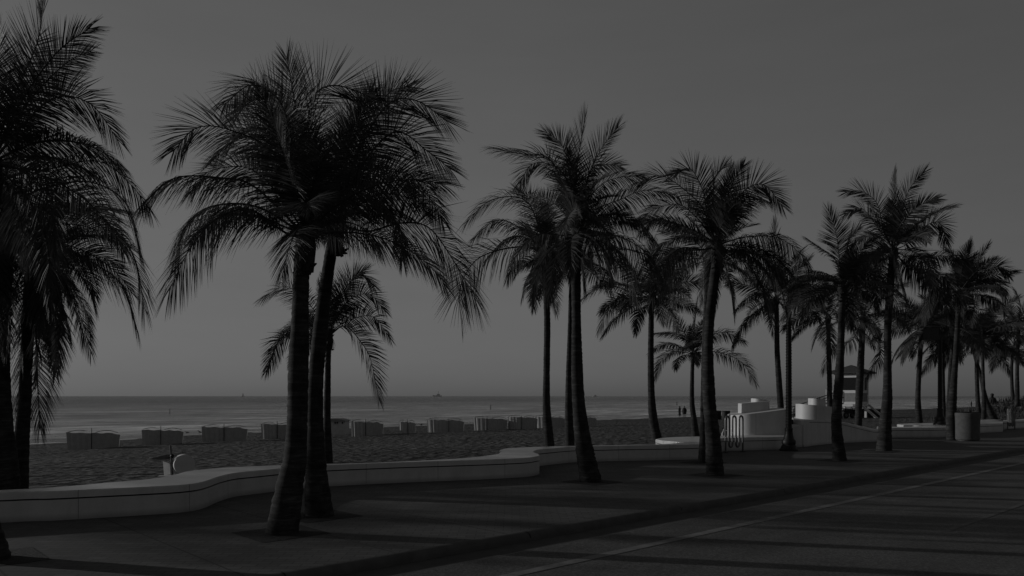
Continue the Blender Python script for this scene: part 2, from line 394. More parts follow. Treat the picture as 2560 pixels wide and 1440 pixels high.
WT = 0.38          # seat wall height
front_px = [(0, 1307), (125, 1302), (262, 1294), (375, 1287), (455, 1281), (505, 1272), (547, 1254), (587, 1242), (640, 1235), (730, 1224), (825, 1216), (1000, 1207), (1150, 1201), (1240, 1197), (1295, 1192)]
front = [gz(*p) for p in front_px]
lead = [front[0] + (front[0] - front[3]).normalized() * k for k in (18, 12, 7, 3)]
lead = [p + N * (0.25 * math.sin(i * 1.9)) for i, p in enumerate(lead)]
mid_px = [(1435, 1156), (1500, 1154), (1585, 1152), (1740, 1148.5), (1772, 1144), (1788, 1134), (1806, 1128), (1858, 1126.3), (1930, 1124.6), (1975, 1122)]
def gt(p):
    q = gz(p[0], p[1], WT); q.z = 0; return q
nose = [gt(p) for p in [(1312, 1144.5), (1338, 1141.3), (1348, 1138.6), (1346, 1135), (1337, 1131.5), (1334, 1128), (1346, 1124.3), (1385, 1120.3)]]
mid = [gz(*p) for p in mid_px]
front_all = catmull(lead + front[:-1] + nose + mid, 6)
back_px = [(1985, 1085), (1950, 1087), (1890, 1087.5), (1815, 1089), (1749, 1090.7), (1692, 1092.5), (1654, 1095), (1639, 1098)]
notch_px = [(1655, 1101.5), (1690, 1104), (1720, 1106.3)]
back2_px = [(1650, 1110.5), (1560, 1112.2), (1435, 1114.5), (1360, 1116.5), (1278, 1120), (1254, 1123.5), (1249, 1126.5), (1252, 1129.5), (1238, 1136), (1160, 1145), (1000, 1154), (815, 1160.5), (640, 1165), (550, 1170), (475, 1177), (437, 1186), (375, 1197), (262, 1207), (160, 1216), (0, 1225)]
back1 = catmull([gt(p) for p in back_px], 3); notch = [gt(p) for p in notch_px]
b2 = [gt(p) for p in back2_px]
b2 += [p + N * 0.55 for p in lead[::-1]]
back2 = catmull(b2, 5)
seat_poly = front_all + back1 + notch + back2
# drop duplicates
clean = [seat_poly[0]]
for p in seat_poly[1:]:
    if (p - clean[-1]).length > 0.02: clean.append(p)
seat_poly = [Vector((p.x, p.y, 0)) for p in clean]
def offset(poly, d):
    n = len(poly); area = sum(poly[i].x * poly[(i + 1) % n].y - poly[(i + 1) % n].x * poly[i].y for i in range(n))
    sg = 1 if area > 0 else -1; out = []
    for i in range(n):
        t = (poly[(i + 1) % n] - poly[i - 1]); t.z = 0; t.normalize()
        out.append(poly[i] + Vector((t.y, -t.x, 0)) * d * sg)
    return out
def seat_wall(poly, label, group, top=WT, name='seat_wall'):
    c = sum(poly, Vector()) / len(poly)
    t = thing(name, (poly[0].x, poly[0].y, 0), label, 'wall', group)
    a = MB(); a.prism(poly, -0.25, top - 0.114); a.build('wall_base', M['wall'], t, 35)
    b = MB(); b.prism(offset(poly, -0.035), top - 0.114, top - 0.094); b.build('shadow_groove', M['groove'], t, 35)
    k = MB(); z = top - 0.094
    k.prism(offset(poly, 0.004), z, top - 0.014); k.prism(offset(poly, -0.008), top - 0.014, top); k.build('wall_cap', M['cap'], t, 35)
    return t
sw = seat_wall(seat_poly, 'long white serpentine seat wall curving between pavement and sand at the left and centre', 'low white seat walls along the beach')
# rounded drum the long wall ends in
def blob(px, d, hw, hd, zt, n=40, power=2.4, rot=0.0, z0=-0.2):
    c = at(px, 990, d); poly, zs = [], []
    for i in range(n):
        a = 2 * math.pi * i / n; x = math.copysign(abs(math.cos(a)) ** (2 / power), math.cos(a)) * hw; y = math.copysign(abs(math.sin(a)) ** (2 / power), math.sin(a)) * hd
        x, y = x * math.cos(rot) - y * math.sin(rot), x * math.sin(rot) + y * math.cos(rot)
        poly.append(Vector((c.x + x, c.y + y, 0))); zs.append(zt(x / hw) if callable(zt) else zt)
    return poly, zs
mb = MB(); P, Z = blob(1977, 24.2, 0.36, 0.42, lambda s: 0.66 + 0.05 * s); mb.prism(P, -0.2, Z); mb.build('end_drum', M['wall'], sw, 35)

# spiral entrance walls
def tiers(t, spec):
    for (px, d, hw, hd, zt, z0, pw) in spec:
        mb = MB(); P, Z = blob(px, d, hw, hd, zt, 48, pw); mb.prism(P, z0, Z)
        mb.build('scroll_tier', M['scroll'], t, 35)
s1 = thing('spiral_wall', at(1892, 990, 24.4) * 1, 'white stepped spiral wall left of the near lamp post', 'wall', 'spiral entrance walls'); s1.location.z = 0
tiers(s1, [(1892, 24.6, 0.855, 0.85, lambda s: 1.10 + 0.11 * s, -0.2, 3.2), (1884, 24.9, 0.465, 0.45, lambda s: 1.40 + 0.045 * s, 0.9, 3.0), (1899.5, 25.1, 0.262, 0.3, lambda s: 1.49 - 0.03 * s, 1.2, 2.6)])
s2 = thing('spiral_wall', at(2039, 990, 25.2) * 1, 'white stepped spiral wall with a ramped wing, right of the near lamp post', 'wall', 'spiral entrance walls'); s2.location.z = 0
fp = catmull([gz(1981, 1108), gz(1988, 1114), gz(2009, 1117.5), gz(2042, 1113), (gz(2100, 1108)), gz(2150, 1105.5), gz(2189, 1104), gz(2198, 1101)], 4)
bp_ = [p + (N * (1.15 if i < len(fp) * 0.55 else 0.55)) * 1.0 for i, p in enumerate(fp)][::-1]
poly = fp + bp_
zt = []
for p in poly:
    zt.append(float(np.interp(CX + p.x / p.y * F, [1985, 2022, 2087, 2120, 2155, 2184, 2198], [0.84, 0.83, 0.76, 0.64, 0.50, 0.40, 0.38])))
mb = MB(); mb.prism(poly, -0.2, zt); mb.build('ramped_wing', M['scroll'], s2, 35)
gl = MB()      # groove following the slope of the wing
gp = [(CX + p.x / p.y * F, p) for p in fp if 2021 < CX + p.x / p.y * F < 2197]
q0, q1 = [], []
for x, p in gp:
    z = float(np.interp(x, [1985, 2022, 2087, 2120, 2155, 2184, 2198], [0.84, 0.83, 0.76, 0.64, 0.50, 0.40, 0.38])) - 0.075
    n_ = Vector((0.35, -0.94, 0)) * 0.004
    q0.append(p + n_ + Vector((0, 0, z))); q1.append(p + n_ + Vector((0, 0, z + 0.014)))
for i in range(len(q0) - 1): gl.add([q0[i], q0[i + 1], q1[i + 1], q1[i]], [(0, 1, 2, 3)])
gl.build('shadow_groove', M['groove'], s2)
tiers(s2, [(2039.5, 26.15, 0.65, 0.55, lambda s: 1.27 - 0.06 * s, 0.5, 2.3), (2042, 26.3, 0.262, 0.3, lambda s: 1.50 - 0.02 * s, 1.0, 2.6)])

def wall_run(fr, bk, label):
    f_ = catmull([gz(*p) for p in fr], 4); b_ = catmull([gt(p) for p in bk], 4)
    poly = [Vector((p.x, p.y, 0)) for p in f_ + b_]
    return seat_wall(poly, label, 'low white seat walls along the beach')
wall_run([(2192, 1098), (2229, 1094.5), (2300, 1094), (2364, 1093), (2440, 1089)], [(2440, 1054), (2364, 1056.5), (2293, 1058), (2252, 1059.4), (2243, 1061), (2262, 1062.8), (2313, 1064.4), (2265, 1067), (2229, 1066.5), (2192, 1066)], 'white seat wall between the ramped wing and the round litter bin')
wall_run([(2440, 1083), (2455, 1082), (2507, 1080)], [(2508, 1050.5), (2480, 1048.5), (2447, 1049)], 'short square-ended white seat wall just right of the litter bin')
far_pts = [gz(2509, 1073), gz(2560, 1070)]
run = (far_pts[1] - far_pts[0]).normalized()
fr = [far_pts[0], far_pts[1], far_pts[1] + T * 8, far_pts[1] + T * 30, far_pts[1] + T * 60]
seat_wall([Vector((p.x, p.y, 0)) for p in fr + [p + N * 0.7 for p in fr[::-1]]], 'white seat wall running out of frame behind the far bike rack', 'low white seat walls along the beach')

# pavement: from the kerb to just inside the walls
edge = [p + N * 0.12 for p in front_all]
edge += [gz(2009, 1117) + N * 0.3, gz(2042, 1112) + N * 0.3, gz(2100, 1108) + N * 0.25, gz(2189, 1103.5) + N * 0.25, gz(2229, 1094.5) + N * 0.2, gz(2364, 1093) + N * 0.2, gz(2440, 1087) + N * 0.2, gz(2507, 1079) + N * 0.3, far_pts[1] + N * 0.3, far_pts[1] + T * 8 + N * 0.3, far_pts[1] + T * 400 + N * 0.3]
edge = [edge[0] - T * 60] + edge
mb = MB(); uu = [uv(p)[0] for p in edge]
k0 = [st(u, KV + 0.06, 0.0) for u in (uu[0], -20, -5, 0, 5, 10, 15, 20, 30, 50, 100, uu[-1])]
loop = [Vector((p.x, p.y, 0.0)) for p in k0] + [Vector((p.x, p.y, 0.0)) for p in edge[::-1]]
mb.v = [tuple(p) for p in loop]; mb.f = [tuple(range(len(loop)))]
tag(mb.build('pavement', M['paver']), kind='structure')

# beach
ulist = list(np.concatenate([np.arange(-60, 0, 4), np.arange(0, 130, 1.3), np.arange(130, 420, 6), np.array([700, 1500])]))
vlist = list(np.concatenate([np.array([8.2, 10]), np.arange(12, 80, 1.0), np.array([90, 120])]))
rng = np.random.RandomState(3)
rows = []
for v in vlist:
    r = []
    for u in ulist:
        p = st(u, v); z = sand_z(p.x, p.y)
        if v > 16: z += 0.03 * math.sin(u * 0.9 + 2 * math.sin(v * 0.5)) * math.sin(v * 0.75 + u * 0.2) + 0.04 * (rng.rand() - 0.5)
        r.append(Vector((p.x, p.y, z)))
    rows.append(r)
bo = sheet('beach', rows, M['sand'])
for p in bo.data.polygons: p.use_smooth = True
S = 30000
sheet('sea', [[st(-S, 45, SEA_Z), st(0, 45, SEA_Z), st(S, 45, SEA_Z)], [st(-S, 400, SEA_Z), st(0, 400, SEA_Z), st(S, 400, SEA_Z)], [st(-S, S, SEA_Z), st(0, S, SEA_Z), st(S, S, SEA_Z)]], M['sea'])

# ------------------------------------------------------------------ palms
def frond_mesh(V, Fc, rach, twist, nl, lfrac, width, droop, rnd, petiole=0.16, rr=0.012):
    """rach: polyline of Vectors from the heart to the tip; adds rachis and leaflets to V, Fc (numpy blocks)"""
    P, L = resample(rach, 26)
    Tn = np.gradient(P, axis=0); Tn /= np.linalg.norm(Tn, axis=1)[:, None]
    # rachis tube, square section
    up = np.array([0, 0, 1.0])
    S_ = np.cross(Tn, up); ln = np.linalg.norm(S_, axis=1)
    S_[ln < 0.12] = np.array([1, 0, 0]) if ln.max() < 0.12 else S_[ln.argmax()]
    S_ /= np.linalg.norm(S_, axis=1)[:, None]
    for i in range(1, len(S_)):
        if S_[i].dot(S_[i - 1]) < 0: S_[i] = -S_[i]
    Nn = np.cross(S_, Tn)
    tw = math.radians(twist) * np.linspace(0.7, 1.1, len(P))[:, None]
    S2 = S_ * np.cos(tw) + Nn * np.sin(tw); N2 = -S_ * np.sin(tw) + Nn * np.cos(tw)
    o = sum(len(b) for b in V)
    rad = np.interp(np.linspace(0, 1, len(P)), [0, 0.12, 1], [2.2, 1.2, 0.3])[:, None] * rr * L / 2
    quad = [P + S2 * rad, P + N2 * rad, P - S2 * rad, P - N2 * rad]
    V.append(np.stack(quad, 1).reshape(-1, 3))
    idx = np.arange(len(P) - 1)
    for k in range(4):
        Fc.append(np.stack([o + idx * 4 + k, o + idx * 4 + (k + 1) % 4, o + (idx + 1) * 4 + (k + 1) % 4, o + (idx + 1) * 4 + k], 1))
    # leaflets
    s = np.linspace(petiole, 1.0, nl); s = np.concatenate([s, s]); side = np.concatenate([-np.ones(nl), np.ones(nl)])
    s = np.clip(s + rnd.normal(0, 0.004, len(s)), 0.05, 1)
    x = s * (len(P) - 1)
    def samp(A): return np.stack([np.interp(x, np.arange(len(P)), A[:, k]) for k in range(3)], 1)
    p, t, sd, nn = samp(P), samp(Tn), samp(S2), samp(N2)
    q = (s - petiole) / (1 - petiole)
    ll = L * lfrac * np.interp(q, [0, 0.15, 0.4, 0.75, 1], [0.6, 0.9, 1.0, 0.8, 0.5]) * rnd.uniform(0.9, 1.06, len(s))
    ang = np.radians(np.interp(q, [0, 0.5, 1], [72, 56, 15]) + rnd.normal(0, 2.6, len(s)))
    vee = np.radians(rnd.normal(rnd.uniform(-4, 18), 4.5, len(s)))
    lat = sd * (side * np.cos(vee))[:, None] + nn * np.sin(vee)[:, None]
    D = t * np.cos(ang)[:, None] + lat * np.sin(ang)[:, None]
    gr = np.array([0, 0, -1.0])
    dr = droop * rnd.uniform(0.6, 1.4, len(s))
    D1 = D + gr * (dr * 0.4)[:, None]; D1 /= np.linalg.norm(D1, axis=1)[:, None]
    D2 = D + gr * (dr * 1.3)[:, None]; D2 /= np.linalg.norm(D2, axis=1)[:, None]
    w = np.cross(D1, np.cross(t, D1)); w = w - D1 * (w * D1).sum(1)[:, None]
    w = t - D1 * (t * D1).sum(1)[:, None]; w /= np.linalg.norm(w, axis=1)[:, None] + 1e-9
    nrm = np.cross(D1, w); rot = np.radians(rnd.normal(12, 24, len(s)))[:, None]
    w = w * np.cos(rot) + nrm * np.sin(rot)
    wd = (width * np.interp(q, [0, 0.3, 1], [0.8, 1.0, 0.6]))[:, None] * 0.5
    a = p; m_ = a + D1 * (ll * 0.42)[:, None]; e = m_ + D2 * (ll * 0.58)[:, None]
    blk = np.stack([a - w * wd * 0.7, a + w * wd * 0.7, m_ - w * wd, m_ + w * wd, e - w * wd * 0.1, e + w * wd * 0.1], 1).reshape(-1, 3)
    o = sum(len(b) for b in V); V.append(blk); i6 = np.arange(len(s)) * 6 + o
    Fc.append(np.stack([i6, i6 + 1, i6 + 3, i6 + 2], 1)); Fc.append(np.stack([i6 + 2, i6 + 3, i6 + 5, i6 + 4], 1))

def np_obj(name, V, Fc, mat, parent):
    b = parent_base(parent); v = np.concatenate(V) - np.array([b.x, b.y, b.z]); f = np.concatenate(Fc).astype(np.int32)
    me = bpy.data.meshes.new(name)
    me.vertices.add(len(v)); me.vertices.foreach_set('co', v.astype(np.float32).ravel())
    me.loops.add(len(f) * 4); me.loops.foreach_set('vertex_index', f.ravel())
    me.polygons.add(len(f)); me.polygons.foreach_set('loop_start', np.arange(len(f), dtype=np.int32) * 4)
    me.update(calc_edges=True); me.validate(); me.materials.append(mat)
    o = bpy.data.objects.new(name, me); COL.objects.link(o); o.parent = parent
    return o

def palm(d, trunk, heart, Lpx, seed, label, group, fronds=(), n=22, nl=44, lfrac=0.25, beach=False, emin=-24, wpx=None, pit=True, wide=1.0, gap=None):
    """trunk: (px, py, half width px) from the foot up; heart: px; fronds: manual ones (list of px points, depth reach, twist, droop)"""
    rnd = np.random.RandomState(seed); k = d / F
    base = at(trunk[0][0], trunk[0][1], d)
    gzv = sand_z(base.x, base.y) if beach else 0.0
    t = thing('palm_tree', (base.x, base.y, gzv), label, 'palm tree', group)
    hp = at(heart[0], heart[1], d)
    pts = [at(a, b, d) for a, b, r in trunk]; rad = [r * k for a, b, r in trunk]
    pts[0].z = min(pts[0].z, gzv) if not beach else pts[0].z
    if beach and pts[0].z > gzv: pts = [Vector((pts[0].x - (pts[1].x - pts[0].x) * 0.3, d, gzv - 0.1))] + pts; rad = [rad[0] * 1.1] + rad
    else: pts[0].z = gzv - 0.06
    pts.append(hp - Vector((0, 0, 0.1))); rad.append(rad[-1] * 0.95)
    # slight lean in depth
    fine = catmull(pts, 8); Z = np.array([p.z for p in pts]); frad = np.interp([p.z for p in fine], Z, rad)
    nr = max(30, int(sum((b - a).length for a, b in zip(fine[:-1], fine[1:])) / 0.035)); nr = min(nr, 150)
    C, _ = resample(fine, nr); R = np.interp(np.linspace(0, 1, nr), np.linspace(0, 1, len(frad)), frad)
    R = R * (1 + 0.02 * rnd.normal(size=nr).clip(-2, 2)); R[::2] *= 1.014
    ph = rnd.uniform(0, 6.28, nr)
    mb = MB(); mb.tube([Vector(c) for c in C], list(R), 14, True, ring=lambda i, a: 1 + 0.025 * math.sin(3 * a + ph[i]))
    mb.build('trunk', M['bark'], t, 60)
    # fibrous leaf bases under the heart
    fb = MB(); rt = rad[-1]
    fb.lathe(hp, [(rt * 0.95, -0.42), (rt * 1.12, -0.3), (rt * 1.32, -0.12), (rt * 1.15, 0.05), (rt * 0.5, 0.2)], 12, lambda a, z: 1 + 0.13 * math.sin(5 * a + z * 20) )
    for i in range(16):
        a = rnd.uniform(0, 6.28); z = rnd.uniform(-0.5, 0.0); r0 = rt * 1.0
        p0 = hp + Vector((math.cos(a) * r0, math.sin(a) * r0, z)); L = rnd.uniform(0.04, 0.12)
        p1 = p0 + Vector((math.cos(a) * L * 0.7, math.sin(a) * L * 0.7, L * rnd.uniform(-0.6, 0.8)))
        fb.tube([p0, p1], [0.03, 0.008], 5)
    fb.build('leaf_bases', M['fibre'], t, 60)
    # crown
    V, Fc = [], []; width = (wpx or 4.6) * 0.52 * k * wide; nl = int(nl * 2.3); lfrac *= rnd.uniform(1.02, 1.15); bk_s = rnd.uniform(0.85, 1.2) * (0.75 if d > 24 else 1.0); manual = len(fronds) >= 4
    for (pp, dep, tw, dr, *lf) in fronds:
        m = len(pp); path = [hp]
        for i, (a, b) in enumerate(pp):
            s = (i + 1) / m; dd = d + dep * s ** 1.3
            path.append(at(a, b, d) + Vector((0, dep * s ** 1.3, 0)) * 1.0)
        path = catmull(path, 8)
        frond_mesh(V, Fc, path, tw, nl, lfrac * (lf[0] if lf else 1.0), width, dr, rnd)
    L0 = Lpx * k
    n = int(round(n * (0.8 if manual else 0.85)))
    for i in range(n):
        q = (i + 0.5) / n
        e0 = math.radians(84 - (84 - emin) * q ** 0.85 + rnd.normal(0, 6)); az = i * 2.399963 + rnd.normal(0, 0.25) + seed
        if manual: az = (1 if i % 2 else -1) * math.pi / 2 + rnd.normal(0, 0.6)      # the drawn fronds spread sideways: these fill in front and behind
        L = L0 * rnd.uniform(0.78, 1.05) * (0.85 if q < 0.15 else 1.0)
        bend = math.radians(bk_s * rnd.uniform(45, 90) * (0.45 + 0.6 * math.cos(e0)))
        path = [hp + Vector((0, 0, 0.0))]; stp = L / 10; e = e0; azz = az; curl = rnd.normal(0, 0.04)
        for s in range(10):
            e = e0 - bend * ((s + 0.5) / 10) ** 1.25; e = max(e, math.radians(-86)); azz += curl
            path.append(path[-1] + Vector((math.cos(e) * math.cos(azz), math.cos(e) * math.sin(azz), math.sin(e))) * stp)
        dr = float(np.interp(math.degrees(e0), [-40, 10, 70], [0.75, 0.35, 0.04]))
        tw = rnd.normal(0, 50)
        frond_mesh(V, Fc, path, tw, nl, lfrac, width, dr, rnd)
    np_obj('crown', V, Fc, M['leaf'], t)
    if pit and not beach:
        mbp = MB(); c = base; s_ = 0.42
        q = [c + T * a + N * b for a, b in ((-s_, -s_), (s_, -s_), (s_, s_), (-s_, s_))]
        mbp.add([Vector((p.x, p.y, 0.004)) for p in q], [(0, 1, 2, 3)])
        tag(mbp.build('tree_pit', M['soil']), kind='structure')
    return t

G1, G2 = 'palms in the row along the pavement', 'palms growing in the sand behind the seat wall'
dep = lambda py, z=0.0: (H - z) * F / (py - HY)

# near left pair
palm(dep(1333), [(703, 1333, 41), (715, 1275, 36), (724, 1215, 29), (737, 1150, 25), (743, 1050, 25), (745, 960, 24.5), (750, 800, 20.5), (755, 650, 20)], (765, 590), 395, 11,
     'tall front palm with the thickest trunk of all, foot flaring to the left', G1, [
     ([(640, 470), (560, 452), (455, 458), (386, 527)], -0.3, 30, 0.75, 1.2),
     ([(640, 515), (520, 512), (450, 560), (419, 646)], 0.2, 25, 0.7, 1.2),
     ([(724, 588), (658, 549), (574, 549), (508, 625), (463, 735)], -0.4, 45, 0.6, 1.4),
     ([(715, 430), (655, 325), (590, 316), (520, 385)], 0.2, 70, 0.15),
     ([(730, 400), (680, 330), (610, 225), (540, 262)], 0.5, 80, 0.12),
     ([(735, 400), (700, 270), (620, 185), (545, 190)], 0.8, 80, 0.08),
     ([(752, 400), (722, 220), (698, 115)], 0.3, 50, 0.03),
     ([(770, 400), (765, 240), (820, 183), (935, 212)], 0.5, 85, 0.03),
     ([(750, 420), (735, 300), (690, 285), (658, 360)], -1.2, 30, 0.5),
     ([(700, 490), (620, 420), (520, 430), (478, 480)], 0.0, 60, 0.3),
     ([(690, 560), (640, 540), (590, 580), (560, 640)], -0.9, 30, 0.7),
     ([(700, 400), (600, 345), (530, 350), (490, 420)], -0.6, 70, 0.2)], n=16, nl=56, lfrac=0.24, emin=8, wpx=5.2)
palm(dep(1290), [(798, 1290, 38), (792, 1205, 26), (788, 1100, 20.5), (789, 960, 18.5), (804, 800, 18), (826, 640, 15)], (842, 560), 350, 23,
     'tall front palm with a bowed trunk, just behind the thickest one', G1, [
     ([(880, 420), (963, 275), (1040, 260), (1122, 318)], -0.2, 80, 0.08),
     ([(900, 430), (990, 340), (1075, 395), (1132, 445)], -0.4, 70, 0.2),
     ([(900, 460), (1000, 420), (1060, 470), (1100, 535)], 0.4, 50, 0.4),
     ([(920, 580), (1000, 562), (1070, 572), (1125, 640), (1192, 758)], -0.3, 45, 0.6, 1.35),
     ([(860, 480), (900, 330), (960, 215), (1015, 185)], 0.4, 75, 0.05),
     ([(850, 500), (835, 400), (850, 300), (880, 215)], 0.7, 60, 0.03),
     ([(842, 520), (840, 485), (846, 560), (850, 640)], -1.3, 20, 0.5),
     ([(900, 520), (960, 520), (1010, 590), (1030, 680)], -0.9, 30, 0.7),
     ([(880, 540), (950, 500), (1040, 520), (1090, 570)], -0.7, 60, 0.3)], n=11, nl=56, lfrac=0.25, emin=18, wpx=5.0)
# left edge
palm(dep(1398), [(-22, 1398, 45), (-45, 1330, 40), (-75, 1240, 34), (-90, 1000, 27), (-70, 700, 24), (-35, 480, 22)], (-25, 410), 400, 5,
     'palm leaning out of frame at the bottom left corner', G1, [
     ([(60, 260), (160, 145), (252, 96)], -0.2, 30, 0.25),
     ([(30, 230), (75, 90), (78, -40)], 0.2, 40, 0.05),
     ([(110, 250), (205, 245), (270, 335)], 0.2, 60, 0.3),
     ([(24, 390), (112, 362), (194, 365), (272, 389), (337, 440)], -0.3, 40, 0.5),
     ([(90, 420), (219, 389), (290, 440), (325, 500)], 0.4, 30, 0.7),
     ([(10, 230), (30, 110), (20, 40)], -0.4, 60, 0.05),
     ([(40, 250), (110, 120), (140, 60)], 0.6, 70, 0.05)], n=24, nl=54, lfrac=0.23, wpx=5.5, emin=-25)
palm(13.6, [(10, 1222, 33), (8, 1120, 24), (5, 1000, 20), (4, 900, 18), (10, 760, 17), (14, 660, 16)], (18, 600), 330, 31,
     'dense drooping palm on the sand, its trunk cut by the left edge', G2, [
     ([(60, 500), (146, 467), (243, 462), (330, 515), (372, 632)], -0.3, 35, 0.6),
     ([(90, 560), (200, 520), (264, 560), (321, 640), (340, 768)], 0.3, 30, 0.7),
     ([(80, 620), (156, 621), (236, 659), (307, 716), (342, 822)], 0.0, 30, 0.8)], n=32, nl=50, beach=True, emin=-52, wpx=4.6)
palm(14.2, [(48, 1222, 19), (52, 1150, 17), (56, 1080, 15), (62, 1000, 14), (66, 900, 14), (72, 780, 14), (74, 700, 13)], (78, 650), 290, 37,
     'palm on the sand at left with a slim curved trunk under hanging fronds', G2, [
     ([(110, 640), (140, 680), (184, 749), (190, 925)], -0.6, 75, 0.15),
     ([(80, 700), (80, 750), (115, 824), (112, 945)], -0.3, 30, 0.8),
     ([(86, 760), (88, 930), (91, 1070)], 0.1, 20, 0.9),
     ([(120, 680), (165, 720), (190, 800), (205, 880)], 0.3, 40, 0.7),
     ([(60, 760), (50, 880), (38, 1030)], 0.1, 60, 0.6)], n=28, nl=48, beach=True, emin=-55, wpx=4.4)
# small palm behind the pair
palm(22.5, [(820, 1160, 13), (818, 1090, 11), (818, 1030, 8.5), (819, 960, 8), (821, 880, 7)], (824, 838), 170, 44,
     'small palm on the sand seen behind the two thick trunks at front', G2, [
     ([(785, 775), (735, 725), (702, 718), (653, 747)], 0.0, 45, 0.3),
     ([(785, 800), (747, 800), (697, 845), (664, 925)], 0.2, 35, 0.5),
     ([(780, 830), (727, 837), (702, 857), (677, 928)], -0.4, 60, 0.4),
     ([(837, 780), (865, 715), (897, 680), (930, 712)], 0.3, 60, 0.2),
     ([(852, 772), (890, 740), (927, 738), (962, 778)], 0.0, 70, 0.25),
     ([(838, 822), (877, 800), (935, 793), (978, 848)], -0.2, 60, 0.35),
     ([(832, 832), (865, 815), (902, 852), (930, 900), (952, 1000)], -0.3, 65, 0.3),
     ([(822, 765), (805, 690)], 0.2, 40, 0.1), ([(845, 745), (880, 690), (905, 665)], 0.6, 50, 0.1)], n=9, nl=40, beach=True, emin=-12, wpx=4.4)
# middle group
palm(dep(1205), [(1480, 1204, 28), (1466, 1150, 21), (1452, 1060, 16), (1444, 960, 14), (1441, 800, 11.5), (1440, 660, 12)], (1441, 585), 240, 53,
     'tall palm at centre whose foot sweeps to the right on the pavement', G1, [
     ([(1415, 481), (1372, 396), (1312, 386), (1236, 371)], 0.0, 40, 0.35),
     ([(1415, 450), (1364, 415), (1325, 425), (1300, 472)], -0.4, 60, 0.3),
     ([(1424, 434), (1407, 356), (1366, 316)], 0.3, 70, 0.05),
     ([(1441, 434), (1454, 348), (1467, 274)], 0.2, 60, 0.03),
     ([(1459, 481), (1497, 382), (1547, 312)], 0.1, 50, 0.1),
     ([(1484, 481), (1536, 442), (1610, 432)], 0.2, 40, 0.4),
     ([(1480, 530), (1553, 500), (1605, 481), (1668, 492)], -0.2, 40, 0.5),
     ([(1475, 560), (1527, 541), (1583, 558), (1632, 612)], -0.3, 30, 0.7),
     ([(1470, 440), (1500, 400), (1560, 395)], 0.5, 60, 0.1),
     ([(1445, 545), (1440, 520), (1475, 570), (1490, 600)], -1.2, 30, 0.5),
     ([(1480, 590), (1540, 592), (1605, 630), (1648, 700)], -0.2, 20, 0.9, 1.2), ([(1475, 600), (1525, 620), (1565, 665), (1590, 730)], -0.5, 20, 0.9, 1.2),
     ([(1405, 590), (1350, 590), (1300, 630), (1270, 700)], -0.4, 20, 0.9, 1.2)], n=22, nl=46, emin=-22, wpx=4.6)
palm(24, [(1374, 1116, 12), (1369, 1060, 9.5), (1366, 1000, 8.2), (1367, 900, 8.2), (1368, 800, 8), (1365, 715, 8)], (1366, 655), 190, 59,
     'slim palm on the sand left of the centre palm, long fronds sweeping left', G2, [
     ([(1340, 545), (1304, 494), (1226, 498), (1166, 550)], 0.2, 40, 0.5),
     ([(1325, 590), (1248, 552), (1185, 597)], -0.2, 40, 0.5),
     ([(1334, 622), (1269, 623), (1192, 653), (1152, 725), (1155, 802)], -0.5, 55, 0.6, 1.3),
     ([(1350, 580), (1330, 500), (1290, 465)], 0.4, 60, 0.1),
     ([(1330, 600), (1270, 590), (1215, 640)], 0.4, 30, 0.7)], n=18, nl=40, beach=True, emin=-24, wpx=4.2)
palm(26, [(1425, 1115, 11), (1423, 1050, 8.5), (1422, 960, 7), (1426, 800, 6), (1429, 700, 6)], (1432, 650), 180, 61,
     'slim straight palm on the sand hidden partly behind the centre palm trunk', G2, [
     ([(1465, 640), (1515, 640), (1565, 680), (1590, 745)], 0.0, 20, 0.9, 1.2), ([(1400, 640), (1355, 650), (1320, 690), (1305, 740)], 0.1, 20, 0.9, 1.2)], n=16, nl=36, beach=True, emin=-22, wpx=4.0)
palm(34, [(1643, 1096, 11), (1635, 1060, 8.5), (1629, 1000, 7.8), (1627, 900, 7.2), (1628, 800, 6.8)], (1629, 745), 165, 67,
     'palm on the sand with its foot by the end of the lit wall branch', G2, [
     ([(1590, 735), (1530, 715), (1490, 722), (1450, 752)], 0.0, 20, 0.6),
     ([(1600, 750), (1560, 740), (1520, 775), (1494, 828)], -0.3, 25, 0.6),
     ([(1615, 770), (1595, 780), (1583, 835)], -0.6, 40, 0.6)], n=20, nl=36, beach=True, emin=-22, wpx=4.0)
palm(37, [(1740, 1092, 10), (1735, 1050, 7), (1730, 1000, 5.6), (1731, 920, 4.8)], (1733, 885), 120, 71,
     'shortest palm on the sand, its low crown just above the sea horizon', G2, [
     ([(1705, 880), (1680, 880), (1655, 900), (1640, 945)], 0.0, 35, 0.5),
     ([(1715, 850), (1690, 835), (1640, 832)], 0.2, 30, 0.4),
     ([(1760, 880), (1800, 882), (1850, 905), (1885, 955)], -0.2, 35, 0.6),
     ([(1760, 850), (1810, 830), (1862, 852)], 0.2, 40, 0.4),
     ([(1735, 840), (1740, 790), (1745, 750)], 0.1, 40, 0.05), ([(1720, 850), (1700, 810), (1680, 775)], 0.3, 40, 0.1),
     ([(1705, 870), (1660, 862), (1622, 882)], -0.4, 30, 0.4)], n=10, nl=32, beach=True, emin=0, wpx=4.0)
